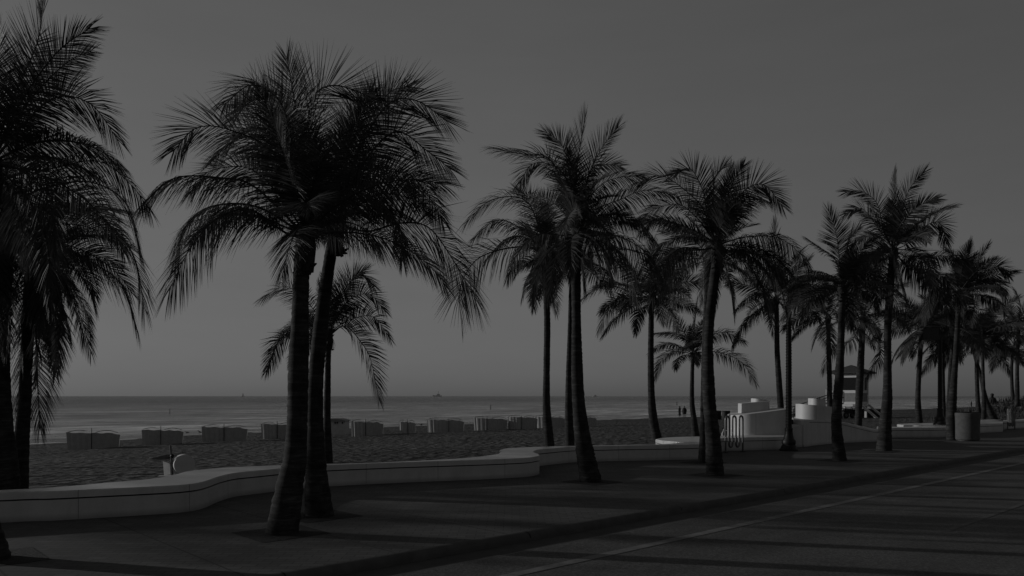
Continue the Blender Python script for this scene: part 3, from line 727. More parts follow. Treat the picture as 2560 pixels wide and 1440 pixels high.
palm(dep(1188), [(1788, 1188, 23), (1784, 1120, 19), (1778, 1050, 16), (1773, 1000, 15), (1770, 900, 11.5), (1774, 800, 12), (1788, 680, 12)], (1793, 615), 215, 73,
     'tall palm beside the wave bike rack, its crown filled out to the right', G1, [
     ([(1758, 523), (1727, 488), (1677, 449), (1638, 439), (1598, 458)], 0.0, 55, 0.2),
     ([(1770, 534), (1762, 476), (1731, 414), (1686, 428)], 0.3, 85, 0.03),
     ([(1785, 515), (1793, 437), (1822, 403)], 0.2, 60, 0.04),
     ([(1824, 527), (1867, 472), (1910, 466), (1951, 518)], -0.1, 75, 0.1),
     ([(1828, 540), (1855, 507), (1880, 530)], -0.9, 30, 0.6),
     ([(1747, 550), (1696, 511), (1638, 523), (1604, 546)], 0.0, 50, 0.35),
     ([(1762, 593), (1688, 562), (1630, 556), (1596, 590)], -0.3, 35, 0.6),
     ([(1820, 604), (1871, 593), (1941, 597), (1988, 632), (2017, 675)], -0.2, 30, 0.7),
     ([(1789, 612), (1774, 632), (1768, 695)], -0.9, 60, 0.4),
     ([(1797, 643), (1809, 709), (1809, 798)], -0.7, 70, 0.3),
     ([(1830, 630), (1890, 640), (1935, 700), (1950, 770)], -0.3, 30, 0.8, 1.2),
     ([(1755, 625), (1695, 625), (1645, 675), (1622, 750)], -0.4, 25, 0.9, 1.2), ([(1820, 640), (1860, 665), (1885, 720), (1895, 780)], -0.6, 25, 0.9, 1.2)], n=20, nl=46, emin=-22, wpx=4.4)
palm(dep(1157), [(1758, 1157, 13), (1759, 1090, 9), (1760, 1000, 8), (1762, 860, 7), (1768, 720, 7)], (1772, 650), 170, 79,
     'thin palm hugging the left side of the bike rack palm', G1, n=14, nl=36, emin=-25, wpx=4.0)
palm(33, [(1952, 1025, 8), (1948, 960, 7.2), (1943, 880, 6.5), (1942, 800, 6)], (1940, 750), 165, 83,
     'palm rising behind the left spiral wall, its crown topped by one upright fan', G2, [
     ([(1938, 660), (1935, 600), (1936, 555)], 0.0, 80, 0.03),
     ([(1915, 735), (1880, 740), (1840, 775)], 0.0, 30, 0.7)], n=18, nl=34, beach=True, emin=-24, wpx=4.0)
# right group
palm(36, [(2075, 1030, 7), (2074, 960, 6), (2072, 880, 6), (2071, 840, 5.5)], (2070, 795), 140, 89,
     'palm on the sand behind the right spiral wall, crown drooping left of the tower roof', G2, [
     ([(2040, 800), (2005, 815), (1982, 845)], 0.0, 30, 0.7)], n=13, nl=32, beach=True, emin=-24, wpx=3.8)
palm(dep(1152), [(2100, 1152, 18), (2094, 1100, 13), (2091, 1050, 11.5), (2097, 960, 11), (2102, 860, 8.5), (2104, 790, 8)], (2106, 715), 165, 97,
     'palm on the pavement in front of the ramped wing of the spiral wall', G1, [
     ([(2088, 650), (2053, 622), (2020, 598)], 0.0, 30, 0.3),
     ([(2100, 640), (2095, 580), (2080, 522)], 0.2, 50, 0.05),
     ([(2118, 640), (2135, 590), (2165, 560)], 0.3, 60, 0.1),
     ([(2080, 690), (2030, 680), (1990, 705), (1975, 745)], 0.0, 30, 0.6),
     ([(2130, 690), (2190, 690), (2220, 730), (2230, 790)], -0.2, 30, 0.7)], n=15, nl=42, emin=-22, wpx=4.2)
palm(38, [(2146, 1066, 8), (2147, 1010, 9), (2150, 940, 8.5), (2154, 870, 7)], (2158, 795), 150, 101,
     'palm on the sand whose trunk crosses the front of the lifeguard tower', G2, [
     ([(2130, 850), (2085, 868), (2057, 925)], 0.0, 25, 0.7), ([(2185, 845), (2200, 880), (2165, 940)], -0.2, 30, 0.7)], n=12, nl=32, beach=True, emin=-5, wpx=3.8)
palm(dep(1127), [(2210, 1127, 19), (2213, 1060, 14), (2218, 1000, 10.5), (2219, 900, 8.5), (2220, 800, 8.5), (2228, 690, 9)], (2233, 625), 185, 103,
     'tallest palm of the right-hand group, upright fronds above all its neighbours', G1, [
     ([(2209, 575), (2193, 509), (2154, 478), (2116, 480)], 0.0, 70, 0.1),
     ([(2193, 566), (2154, 521), (2114, 535)], 0.0, 70, 0.2),
     ([(2236, 556), (2238, 478), (2242, 430)], 0.1, 50, 0.03),
     ([(2248, 563), (2271, 478), (2311, 430)], 0.0, 60, 0.1),
     ([(2267, 610), (2310, 567), (2349, 557), (2366, 608)], 0.0, 70, 0.15),
     ([(2290, 653), (2349, 641), (2405, 655)], -0.2, 40, 0.6),
     ([(2271, 672), (2349, 695), (2385, 760)], -0.3, 30, 0.7),
     ([(2236, 672), (2240, 755)], -0.6, 60, 0.5),
     ([(2200, 640), (2150, 650), (2110, 700)], -0.3, 30, 0.7, 1.2), ([(2262, 660), (2310, 690), (2350, 750), (2362, 810)], -0.3, 25, 0.9, 1.2), ([(2205, 660), (2165, 690), (2140, 750)], 0.3, 25, 0.9, 1.2)], n=20, nl=44, emin=-22, wpx=4.2)
palm(40, [(2299, 1060, 7.5), (2295, 1010, 6), (2296, 960, 5.8), (2300, 890, 5.5)], (2304, 825), 140, 107,
     'palm on the sand between the tallest right-hand palm and the far lamp post', G2, [
     ([(2280, 840), (2262, 870), (2255, 905)], 0.0, 30, 0.7), ([(2330, 830), (2345, 870), (2310, 930)], 0.2, 40, 0.7)], n=18, nl=30, beach=True, emin=-24, wpx=3.6)
palm(41, [(2361, 1056, 5.5), (2358, 1000, 4.8), (2357, 920, 4.5)], (2357, 845), 130, 109,
     'thin palm directly behind the far lamp post', G2, n=14, nl=28, beach=True, emin=-22, wpx=3.6)
palm(39, [(2371, 1060, 6), (2372, 1000, 4.5), (2376, 930, 5), (2380, 880, 5)], (2383, 815), 140, 113,
     'palm tucked behind the left edge of the palm by the litter bin', G2, n=14, nl=28, beach=True, emin=-22, wpx=3.6)
palm(dep(1100), [(2381, 1100, 14), (2379, 1050, 10), (2384, 960, 7), (2390, 880, 6)], (2398, 735), 140, 127,
     'palm standing just left of the round litter bin', G1, [
     ([(2419, 674), (2422, 640), (2428, 604)], 0.0, 50, 0.03), ([(2438, 673), (2452, 640), (2471, 612)], 0.0, 50, 0.1),
     ([(2396, 670), (2388, 640), (2374, 622)], 0.2, 50, 0.1),
     ([(2446, 690), (2497, 666), (2521, 692)], 0.0, 50, 0.3), ([(2442, 710), (2497, 711), (2514, 745)], 0.0, 40, 0.6),
     ([(2450, 740), (2490, 760), (2500, 800)], -0.3, 30, 0.7), ([(2370, 720), (2330, 740), (2310, 800)], 0.0, 30, 0.7)], n=20, nl=40, emin=-22, wpx=3.9)
palm(47, [(2450, 1052, 5.5), (2445, 1010, 4.8), (2442, 940, 4.6), (2442, 900, 4.5)], (2443, 850), 125, 131,
     'left one of two upright palms on the sand right of the litter bin', G2, n=16, nl=28, beach=True, emin=-24, wpx=3.4)
palm(48, [(2487, 1050, 8), (2474, 1025, 6), (2462, 990, 4.6), (2452, 940, 4.2), (2440, 900, 4)], (2432, 865), 110, 137,
     'strongly leaning palm on the sand, foot far right of its crown', G2, n=12, nl=26, beach=True, emin=-22, wpx=3.4)
palm(46, [(2459, 1052, 5.5), (2460, 1010, 4), (2458, 940, 3.6), (2457, 890, 3.6)], (2458, 835), 120, 139,
     'right one of two upright palms on the sand, beside the leaning trunk', G2, [
     ([(2475, 845), (2490, 880), (2478, 925)], 0.0, 50, 0.6)], n=16, nl=28, beach=True, emin=-24, wpx=3.4)
palm(60, [(2537, 1030, 5), (2531, 980, 3.8), (2529, 920, 3.5)], (2532, 880), 95, 149,
     'shorter, left one of two palms at the right edge on the grassy dune', G2, n=14, nl=26, beach=True, emin=-24, wpx=3.0)
palm(56, [(2541, 1040, 5.5), (2543, 990, 4.2), (2543, 920, 4)], (2546, 820), 120, 151,
     'taller, right one of two palms at the right edge on the grassy dune', G2, [
     ([(2552, 770), (2545, 740), (2535, 722)], 0.0, 50, 0.05), ([(2570, 790), (2590, 760)], 0, 50, .1)], n=18, nl=28, beach=True, emin=-24, wpx=3.2)

# unseen palms added left of the frame to throw shade on the pavement
for i, (x, y, hh) in enumerate([(-26.1, 16.3, 4.4), (-24.1, 18.0, 4.6), (-28.6, 15.3, 4.4), (-21.6, 20.0, 4.7), (-19.6, 21.9, 4.6), (-18.8, 24.6, 4.4)]):
    x, y = x + SUN_H.x * 1.3, y + SUN_H.y * 1.3
    px = CX + x / y * F; zp = lambda z: HY - (z - H) / y * F; r = 0.13 / y * F
    palm(y, [(px + 0.1 * F / y, zp(sand_z(x, y)), r * 1.3), (px, zp(1.2), r), (px - 0.1 * F / y, zp(hh - 0.4), r * 0.85)], (px, zp(hh)), 1.9 / y * F, 200 + i,
         'unseen palm added on the sand beyond the left edge to shade the pavement', G2, n=24, nl=30, beach=True, emin=-35, wpx=4.0)
# ------------------------------------------------------------------ lamp posts
def lamp(foot, side, label, ztop):
    t = thing('lamp_post', foot, label, 'lamp post', 'wrapped lamp posts')
    b = MB(); s = 0.88
    b.lathe(foot, [(0.30 * s, 0), (0.30 * s, 0.05), (0.26 * s, 0.07), (0.235 * s, 0.14), (0.20 * s, 0.18), (0.225 * s, 0.24), (0.215 * s, 0.30), (0.16 * s, 0.36), (0.135 * s, 0.48), (0.12 * s, 0.60), (0.13 * s, 0.62), (0.13 * s, 0.65), (0.1 * s, 0.68)], 20)
    b.build('lamp_base', M['iron'], t, 40)
    p = MB(); p.lathe(foot, [(0.085, 0.66), (0.07, ztop)], 14); p.build('pole', M['iron'], t, 40)
    c = MB(); pts = []
    turns = int((ztop - 0.75) / 0.085)
    for i in range(turns * 10):
        a = 2 * math.pi * i / 10; z = 0.72 + (ztop - 0.8) * i / (turns * 10); r = float(np.interp(z, [0.66, ztop], [0.088, 0.074]))
        pts.append(foot + Vector((math.cos(a) * r, math.sin(a) * r, z)))
    c.tube(pts, 0.013, 5); c.build('rope_wrap', M['groove'], t, 60)
    h = MB(); h.box(foot + Vector((side * 0.36, 0, ztop + 0.26)), (0.44, 0.44, 0.52), 0.3, 0.92)
    h.box(foot + Vector((side * 0.36, 0, ztop + 0.555)), (0.5, 0.5, 0.05), 0.3, 0.6)
    h.build('lamp_head', M['iron'], t)
    a = MB(); a.tube([foot + Vector((0, 0, ztop - 0.05)), foot + Vector((0, 0, ztop + 0.4)), foot + Vector((side * 0.05, 0, ztop + 0.62)), foot + Vector((side * 0.34, 0, ztop + 0.66)), foot + Vector((side * 0.36, 0, ztop + 0.55))], 0.035, 8)
    a.build('arm', M['iron'], t, 60)
    return t
lamp(gz(1972, 1127), 1, 'black lamp post on a flared base between the two spiral walls', H + (990 - 760) * dep(1127) / F)
p2 = at(2350, 1062, 31.5); lamp(p2, -1, 'black lamp post rising from the seat wall left of the litter bin', H + (990 - 850) * 31.5 / F - p2.z)

# ------------------------------------------------------------------ bike racks, litter bin
def bike_rack(f0, f1, label, top=1.03, low=0.15, r=0.027):
    f0, f1 = Vector(f0), Vector(f1); t = thing('bike_rack', f0, label, 'bike rack', 'wave bike racks')
    X = (f1 - f0) / 5; w = X.length / 2; pts = []
    pts += [f0, f0 + Vector((0, 0, 0.3)), f0 + Vector((0, 0, 0.6))]
    for i in range(5):
        a = f0 + X * i; up = i % 2 == 0
        sg = 1 if up else -1; hgt = w * 1.4; z0 = top - hgt if up else low + hgt
        for k in range(11):
            th = math.pi * (1 - k / 10)
            pts.append(a + X * 0.5 * (1 + math.cos(th)) + Vector((0, 0, z0 + sg * hgt * math.sin(th))))
        if i < 4: pts.append(a + X + Vector((0, 0, (top + low) / 2)))
    pts += [f1 + Vector((0, 0, 0.6)), f1 + Vector((0, 0, 0.3)), f1]
    # order clean: drop near-duplicates
    cl = [pts[0]]
    for p in pts[1:]:
        if (p - cl[-1]).length > 0.008: cl.append(p)
    m = MB(); m.tube(cl, r, 10); m.build('wave_tube', M['steel'], t, 60)
    for p in (f0, f1):
        q = MB(); q.lathe(p, [(0.085, 0.0), (0.085, 0.012), (0.04, 0.02)], 14); q.build('foot_plate', M['iron'], t, 40)
    return t
bike_rack(gz(1814, 1132), gz(1857, 1129.5), 'steel wave bike rack beside the palm trunk in front of the left spiral wall')
bike_rack(gz(2519, 1073), gz(2537, 1073.5), 'distant steel wave bike rack by the far seat wall', top=0.98)
cb = gz(2419, 1102)
t = thing('litter_bin', cb, 'round pale concrete litter bin standing on the pavement right of a palm', 'litter bin')
m = MB(); m.lathe(cb, [(0.355, 0.0), (0.36, 0.04), (0.385, 0.06), (0.385, 0.5), (0.392, 0.86), (0.4, 0.9), (0.4, 0.985), (0.385, 1.0), (0.33, 1.0), (0.32, 0.9)], 32, lambda a, z: 1 + 0.006 * math.sin(4 * a + 3 * z)); m.build('bin_body', M['can'], t, 40)
m = MB(); m.lathe(cb, [(0.325, 0.9), (0.35, 1.01), (0.37, 1.025), (0.34, 1.03), (0.31, 0.95)], 24, lambda a, z: 1 + 0.03 * math.sin(7 * a) * (z > 1)); m.build('bin_liner', M['bin'], t, 40)
m = MB(); m.lathe(cb, [(0.36, -0.01), (0.36, 0.03), (0.3, 0.04)], 24); m.build('bin_plinth', M['iron'], t)

# ------------------------------------------------------------------ beach furniture
def cabana(x0, x1, ytop, yb, post, ptop, seed, label, lit=False):
    xm = (x0 + x1) / 2; c = sand_at(xm, yb); d = c.y; k = d / F; rnd = random.Random(seed)
    t = thing('cabana', c, label, 'beach cabana', 'windbreak cabanas in a row on the beach')
    hw = (x1 - x0) / 2 * k; h = (yb - ytop) * k
    fwd = Vector((-c.x, -c.y, 0)).normalized(); rt = Vector((-fwd.y, fwd.x, 0))
    mb = MB(); n = 28; r0, r1, r2 = [], [], []
    for i in range(n + 1):
        s = -1 + 2 * i / n
        bulge = 0.32 * hw * (1 - s * s) + 0.018 * math.sin(i * 2.1 + seed) + (0.02 if i % 7 == 3 else 0)
        p = c + rt * (s * hw) + fwd * bulge
        tilt = 0.06 * s * hw
        hh = h * (1 - 0.05 * s - 0.12 * max(0, s - 0.7) / 0.3) + 0.02 * math.sin(i * 0.9 + seed)
        r0.append(Vector((p.x, p.y, c.z - 0.1))); r1.append(p + rt * tilt * 0.5 + Vector((0, 0, hh * 0.55))); r2.append(p + rt * tilt + Vector((0, 0, hh)))
    for a, b in ((r0, r1), (r1, r2)):
        for i in range(n): mb.add([a[i], a[i + 1], b[i + 1], b[i]], [(0, 1, 2, 3)])
    bk = [p - fwd * 0.03 for p in r2]
    for i in range(n): mb.add([r2[i], r2[i + 1], bk[i + 1], bk[i]], [(0, 1, 2, 3)])
    o = mb.build('canvas', M['canvas'] if not lit else M['pale'], t, 60)  # lit cabanas swap to a paler material in place of sunlight
    # side wings folded back
    for e, sg in ((0, -1), (n, 1)):
        wgs = MB()
        a0, a1 = r0[e], r2[e]; b0, b1 = a0 - fwd * hw * 0.55 - rt * sg * 0.12 * hw, a1 - fwd * hw * 0.5 - rt * sg * 0.12 * hw
        wgs.add([a0, b0, b1, a1], [(0, 1, 2, 3)]); wgs.build('side_panel', M['canvas'], t)
    for sg in (-1, 1):
        hp_ = MB(); pts = []
        for i in range(9):
            q = i / 8
            p = c + rt * (sg * hw * (0.08 + 0.88 * q)) + fwd * (0.3 * hw * (1 - q)) - fwd * (0.5 * hw * math.sin(math.pi * q))
            pts.append(p + Vector((0, 0, h * (1.04 + 0.1 * math.sin(math.pi * q) - 0.05 * sg * q))))
        hp_.tube(pts, 0.016, 5); hp_.build('hoop', M['iron'], t, 60)
    pm = MB(); pc = at(post, yb, d) + fwd * (0.36 * hw); zt = H - (ptop - HY) * k
    pm.tube([Vector((pc.x, pc.y, c.z)), Vector((pc.x, pc.y, zt))], 0.02, 6); pm.build('post', M['iron'], t)
    return t
cabs = [(178, 290, 1082, 1121, 229, 1070, 'leftmost full cabana, with a lone gull standing to its left'),
        (362, 452, 1075, 1111, 402, 1064, 'cabana with a sagging right side, between the leftmost full one and the group of gulls'),
        (511, 613, 1068, 1103, 560, 1058, 'cabana standing right of the group of gulls, left of the big trunks'),
        (657, 738, 1061, 1096, 693, 1052, 'cabana half hidden behind the thickest palm trunk'),
        (880, 956, 1055, 1089, 914, 1047, 'cabana just right of the rounded storage hut'),
        (1070, 1158, 1050, 1080, 1122, 1045, 'wide ribbed cabana right of the small folded one'),
        (1186, 1267, 1046, 1075, 1218, 1039, 'ribbed cabana just left of the closely spaced last ones'),
        (1272, 1342, 1043, 1073, 1304, 1039, 'ribbed cabana just left of the slim palm trunk at centre'),
        (1338, 1412, 1043, 1069, 1376, 1040, 'cabana crossed by the slim palm trunk at centre'),
        (1440, 1490, 1043, 1066, 1462, 1041, 'last small cabana of the row, right of the centre palm trunk')]
for i, (a, b, c_, d_, e, f_, lab) in enumerate(cabs): cabana(a, b, c_, d_, e, f_, i * 3 + 1, lab)
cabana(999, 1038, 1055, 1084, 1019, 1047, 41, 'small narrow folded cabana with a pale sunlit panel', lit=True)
cabana(18, 44, 1091, 1122, 30, 1087, 43, 'pale sunlit cabana panel showing between the two left-edge trunks', lit=True)

# storage hut with a rounded lid
c = sand_at(838, 1088); k = c.y / F
t = thing('storage_hut', c, 'pale beach storage hut with a rounded overhanging lid, beside the two thick trunks', 'hut')
m = MB(); m.box(c + Vector((0, 0, 0.48)), (60 * k, 50 * k, 1.16)); m.build('hut_wall', M['pale'], t)
m = MB(); hw = 33 * k; rows_ = []
for i in range(13):
    s = -1 + 2 * i / 12; rows_.append((s * hw, 1.06 + 0.17 * (1 - abs(s) ** 2.6)))
for y0 in (0,):
    fr = [c + Vector((x, -28 * k, z)) for x, z in rows_]; bk = [c + Vector((x, 28 * k, z)) for x, z in rows_]
    fr0 = [c + Vector((x, -28 * k, 1.03)) for x, z in rows_]; bk0 = [c + Vector((x, 28 * k, 1.03)) for x, z in rows_]
    for i in range(12):
        m.add([fr[i], fr[i + 1], bk[i + 1], bk[i]], [(0, 1, 2, 3)]); m.add([fr0[i], fr0[i + 1], fr[i + 1], fr[i]], [(0, 1, 2, 3)]); m.add([bk0[i], bk[i], bk[i + 1], bk0[i + 1]], [(0, 1, 2, 3)]); m.add([fr0[i], bk0[i], bk0[i + 1], fr0[i + 1]], [(0, 1, 2, 3)])
m.build('hut_roof', M['panel'], t, 30)
for s in (6, 11.5, 24):
    m = MB(); m.box(c + Vector((s * k, -26 * k, 0.93)), (2.6 * k, 3 * k, 0.13)); m.build('vent', M['glass'], t)

# folded frame behind the wall
c = sand_at(437, 1189); k = c.y / F; A = lambda px, py, dy=0.0: at(px, py, c.y + dy)
t = thing('folded_canopy', c, 'folded pale beach canopy with round panel, flat board and short post close behind the wall', 'beach canopy')
m = MB(); cc = A(459, 1161); R_ = 25 * k
ax = Vector((0.6, -0.8, 0)); px_ = Vector((0.8, 0.6, 0))
fr, bk = [], []
for i in range(30):
    a = 2 * math.pi * i / 30; o_ = px_ * math.cos(a) * R_ + Vector((0, 0, math.sin(a) * R_))
    fr.append(cc + o_ + ax * 0.1); bk.append(cc + o_ - ax * 0.1)
m.add(fr + bk, [tuple(range(30)), tuple(range(59, 29, -1))] + [(i, i + 30, (i + 1) % 30 + 30, (i + 1) % 30) for i in range(30)])
m.build('round_panel', M['wood'], t, 40)
m = MB(); m.add([A(374, 1147), A(428, 1138), A(434, 1143, .25), A(432, 1150, .02), A(380, 1150), A(372, 1146, .05)], [(0, 1, 2, 3, 4, 5)]); m.add([A(374, 1145), A(428, 1136), A(434, 1141, .25), A(372, 1144, .05)], [(0, 1, 2, 3)]); m.build('board', M['pale'], t)
m = MB(); m.add([A(407, 1152), A(424, 1152, -.1), A(426, 1186, -.1), A(410, 1188)], [(0, 1, 2, 3)]); m.add([A(424, 1152, -.1), A(436, 1150, .15), A(437, 1186, .15), A(426, 1186, -.1)], [(0, 1, 2, 3)]); m.build('side_panel', M['pale'], t)
m = MB(); m.tube([A(430, 1189, -.12), A(429, 1150, -.12), A(426, 1113, -.12)], 2.6 * k, 8); m.build('post', M['steel'], t, 60)
m = MB(); m.ball(A(431, 1140, -.12), 5 * k); m.build('hinge', M['iron'], t)
m = MB(); m.box(A(420, 1190), (44 * k, 0.3, 0.02), 0.3); m.build('base_board', M['pale'], t)

# two dark bins by the bike rack, small post, tap
for (px, lab) in ((1815, 'dark barrel bin on the sand seen left of the spiral wall, right of its twin'), (1793, 'dark barrel bin on the sand partly hidden by the bike rack palm')):
    c = sand_at(px, 1049); k = c.y / F; h = 21 * k
    t = thing('barrel_bin', c, lab, 'bin', 'dark bins on the sand')
    m = MB(); m.lathe(c, [(9.4 * k, 0), (10 * k, 0.1), (10 * k, h * 0.9), (9.6 * k, h)], 18); m.build('barrel', M['bin'], t, 40)
    m = MB(); m.lathe(c, [(10.4 * k, h * 0.92), (10.4 * k, h * 1.02), (8 * k, h * 1.05)], 18); m.build('rim', M['rubber'], t, 40)
c = at(1757, 1101, 24.0); c.z = WT - 0.002
m = MB(); m.tube([c, c + Vector((0, 0, 0.26))], 0.03, 8); m.ball(c + Vector((0, 0, 0.27)), 0.036); tag(m.build('bollard', M['pale'], None, 50), 'short pale post on the wall top behind the thin palm', 'post')
c = sand_at(1807, 1092)
t = thing('foot_shower', c, 'small curved foot shower tap on the sand beside the bike rack', 'shower')
m = MB(); k = c.y / F; m.tube([c, c + Vector((0, 0, 9 * k)), c + Vector((2 * k, 0, 13 * k)), c + Vector((3 * k, 0, 21 * k))], [3.2 * k, 3 * k, 2 * k, 1.6 * k], 8); m.build('stem', M['pale'], t, 60)
m = MB(); m.tube([c + Vector((3 * k, 0, 20 * k)), c + Vector((0, -.05, 22 * k)), c + Vector((-3 * k, -.1, 18 * k))], 1.3 * k, 6); m.build('spout', M['iron'], t, 60)

# ------------------------------------------------------------------ lifeguard tower
TD = 80.0; tk = TD / F
def tp(px, py, dy=0.0): return at(px, py, TD + dy)
tb = tp(2142, 1040); tb.z = sand_z(tb.x, tb.y)
t = thing('lifeguard_tower', tb, 'white lifeguard tower with a dark hipped roof and ramp on the beach', 'lifeguard tower')
RZ = math.radians(-44); cx = tp(2142, 990).x; cy = TD + 1.3; zf = H - (1010 - HY) * tk; zw = H - (934 - HY) * tk
Rm = Matrix.Rotation(RZ, 3, 'Z')
def tl(x, y, z): return Vector((cx, cy, 0)) + Rm @ Vector((x, y, 0)) + Vector((0, 0, z))
hw, hd = 1.17, 1.17
m = MB()
m.box(tl(0, 0, zf - 0.15), (2 * hw + 0.5, 2 * hd + 0.5, 0.22), RZ); m.build('deck', M['wood'], t)
for sx in (-1, 1):
    for sy in (-1, 1):
        m = MB(); m.box(tl(sx * hw, sy * hd, (zf + zw) / 2), (0.3, 0.3, zw - zf), RZ); m.build('corner_post', M['wood'], t)
        m = MB(); p = tl(sx * hw * 0.95, sy * hd * 0.95, 0); zb = sand_z(p.x, p.y) - 0.2
        m.box(Vector((p.x, p.y, (zf - 0.26 + zb) / 2)), (0.22, 0.22, zf - 0.26 - zb), RZ); m.build('stilt', M['wood'], t)
for ang_, nm in ((0, 0), (90, 1), (180, 2), (270, 3)):
    R2 = Matrix.Rotation(math.radians(ang_), 3, 'Z')
    def fl(x, y, z): v = R2 @ Vector((x, y, 0)); return tl(v.x, v.y, z)
    rr_ = RZ + math.radians(ang_)
    m = MB(); m.box(fl(0, -hd, zf + 0.62), (2 * hw - 0.3, 0.12, 1.1), rr_); m.build('lower_panel', M['panel'], t)
    for z, hh in ((zf + 0.1, 0.26), (zf + 1.3, 0.3), (zw - 0.2, 0.42)):
        w = MB(); w.box(fl(0, -hd - 0.03, z), (2 * hw - 0.3, 0.16, hh), rr_); w.build('wall_rail', M['wood'], t)
    z0, z1 = zf + 1.45, zw - 0.41
    if nm in (0, 2):
        m = MB(); m.box(fl(0, -hd + 0.02, (z0 + z1) / 2), (2 * hw - 0.3, 0.08, z1 - z0), rr_); m.build('window', M['glass'], t)
    else:
        for s in (-1, 1):
            m = MB(); m.box(fl(s * 0.55, -hd + 0.02, (z0 + z1) / 2), (0.98, 0.08, z1 - z0), rr_); m.build('window', M['glass'], t)
        m = MB(); m.box(fl(0, -hd - 0.02, (z0 + z1) / 2), (0.12, 0.14, z1 - z0), rr_); m.build('mullion', M['wood'], t)
m = MB(); e = 1.9; za = H - (911 - HY) * tk; ze = zw + 0.02
ev = [tl(-e, -e, ze), tl(e, -e, ze), tl(e, e, ze), tl(-e, e, ze)]; ev2 = [p + Vector((0, 0, 0.16)) for p in ev]; ap = tl(0, 0, za)
m.add(ev + ev2 + [ap], [(3, 2, 1, 0), (0, 1, 5, 4), (1, 2, 6, 5), (2, 3, 7, 6), (3, 0, 4, 7), (4, 5, 8), (5, 6, 8), (6, 7, 8), (7, 4, 8)]); m.build('roof', M['roof'], t)
for s in (-1, 1):
    m = MB(); a = tl(hw + 0.25, s * hd * 0.9, zf - 0.1); b = tl(hw + 1.9, s * hd * 0.95, 0); b.z = sand_z(b.x, b.y) - 0.1
    m.tube([a, b], 0.13, 4); m.build('brace', M['wood'], t)
# ramp to the left with rails
r0 = tp(2100, 1006, -0.4); r1 = tp(1975, 1046, -2.0); r1.z = sand_z(r1.x, r1.y)
m = MB(); dv = (r1 - r0); sd = Vector((-dv.y, dv.x, 0)).normalized() * 0.6; th = Vector((0, 0, 0.14))
m.add([r0 - sd, r0 + sd, r1 + sd, r1 - sd, r0 - sd - th, r0 + sd - th, r1 + sd - th, r1 - sd - th], [(0, 1, 2, 3), (4, 7, 6, 5), (0, 3, 7, 4), (1, 5, 6, 2), (0, 4, 5, 1), (3, 2, 6, 7)]); m.build('ramp', M['wood'], t)
for s in (-1, 1):
    m = MB()
    for hz in (0.55, 1.1): m.tube([r0 + sd * s + Vector((0, 0, hz)), r1 + sd * s + Vector((0, 0, hz))], 0.045, 6)
    for q in np.linspace(0, 1, 7): p = r0 + dv * float(q) + sd * s; m.tube([p, p + Vector((0, 0, 1.12))], 0.04, 6)
    m.build('ramp_rail', M['iron'], t)
m = MB()
for a, b in (((2066, 975), (2100, 975)), ((2066, 982), (2100, 982))): m.tube([tp(*a), tp(*b)], 0.04, 6)
for x in (2066, 2082, 2100): m.tube([tp(x, 974), tp(x, 1006)], 0.05, 6)
m.build('deck_rail', M['wood'], t)
# dark boards stacked under the tower
c = tp(2178, 1040, 2.0); c.z = sand_z(c.x, c.y)
m = MB(); m.box(c + Vector((0, 0, 0.42)), (3.6, 1.2, 0.85), -0.1); m.box(c + Vector((0.2, -0.65, 0.93)), (3.0, 0.1, 0.12), -0.1); tag(m.build('beach_trailer', M['bin']), 'low dark trailer parked on the sand under the lifeguard tower', 'trailer')

# quad bike beside the tower
c = sand_at(2122, 1046); k = 0.034
t = thing('quad_bike', c, 'dark quad bike parked on the sand at the foot of the lifeguard tower', 'quad bike')
qv = Matrix.Rotation(math.radians(8), 3, 'Z')
def ql(x, y, z): return c + (qv @ Vector((x, y, 0))) * 1.05 + Vector((0, 0, z * 1.05))
m = MB(); m.box(ql(0, 0, 0.62), (1.5, 0.5, 0.3), 0.14, 0.85); m.box(ql(-0.15, 0, 0.86), (0.95, 0.36, 0.2), 0.14, 0.8); m.box(ql(0.62, 0, 0.82), (0.5, 0.6, 0.22), 0.14, 0.7); m.build('body', M['iron'], t)
for x in (-0.62, 0.62):
    m = MB(); m.box(ql(x, 0, 0.79), (0.72, 1.1, 0.07), 0.14, 0.9); m.build('mudguard', M['rubber'], t)
    m = MB(); m.box(ql(x, 0, 1.0), (0.55, 0.8, 0.05), 0.14); m.build('rack', M['iron'], t)
    for y in (-0.45, 0.45):
        m = MB(); a0, a1 = ql(x, y - 0.13, 0.33), ql(x, y + 0.13, 0.33)
        m.tube([a0 + (a1 - a0) * f for f in (0, 0.15, 0.85, 1)], [0.27, 0.34, 0.34, 0.27], 18); w = m.build('wheel', M['rubber'], t, 40)
        m = MB(); m.tube([a0 + (a1 - a0) * -0.04, a0 + (a1 - a0) * 1.04], 0.16, 12); m.build('rim', M['steel'], w)
m = MB(); m.tube([ql(0.4, 0, 0.85), ql(0.3, 0, 1.2)], 0.04, 6); m.tube([ql(0.2, -0.4, 1.24), ql(0.32, -0.2, 1.2), ql(0.32, 0.2, 1.2), ql(0.2, 0.4, 1.24)], 0.03, 6); m.build('handlebar', M['iron'], t)
for y in (-0.2, 0.2):
    m = MB(); m.ball(ql(0.88, y, 0.84), (0.06, 0.09, 0.08)); m.build('headlight', M['headlamp'], t, 60)

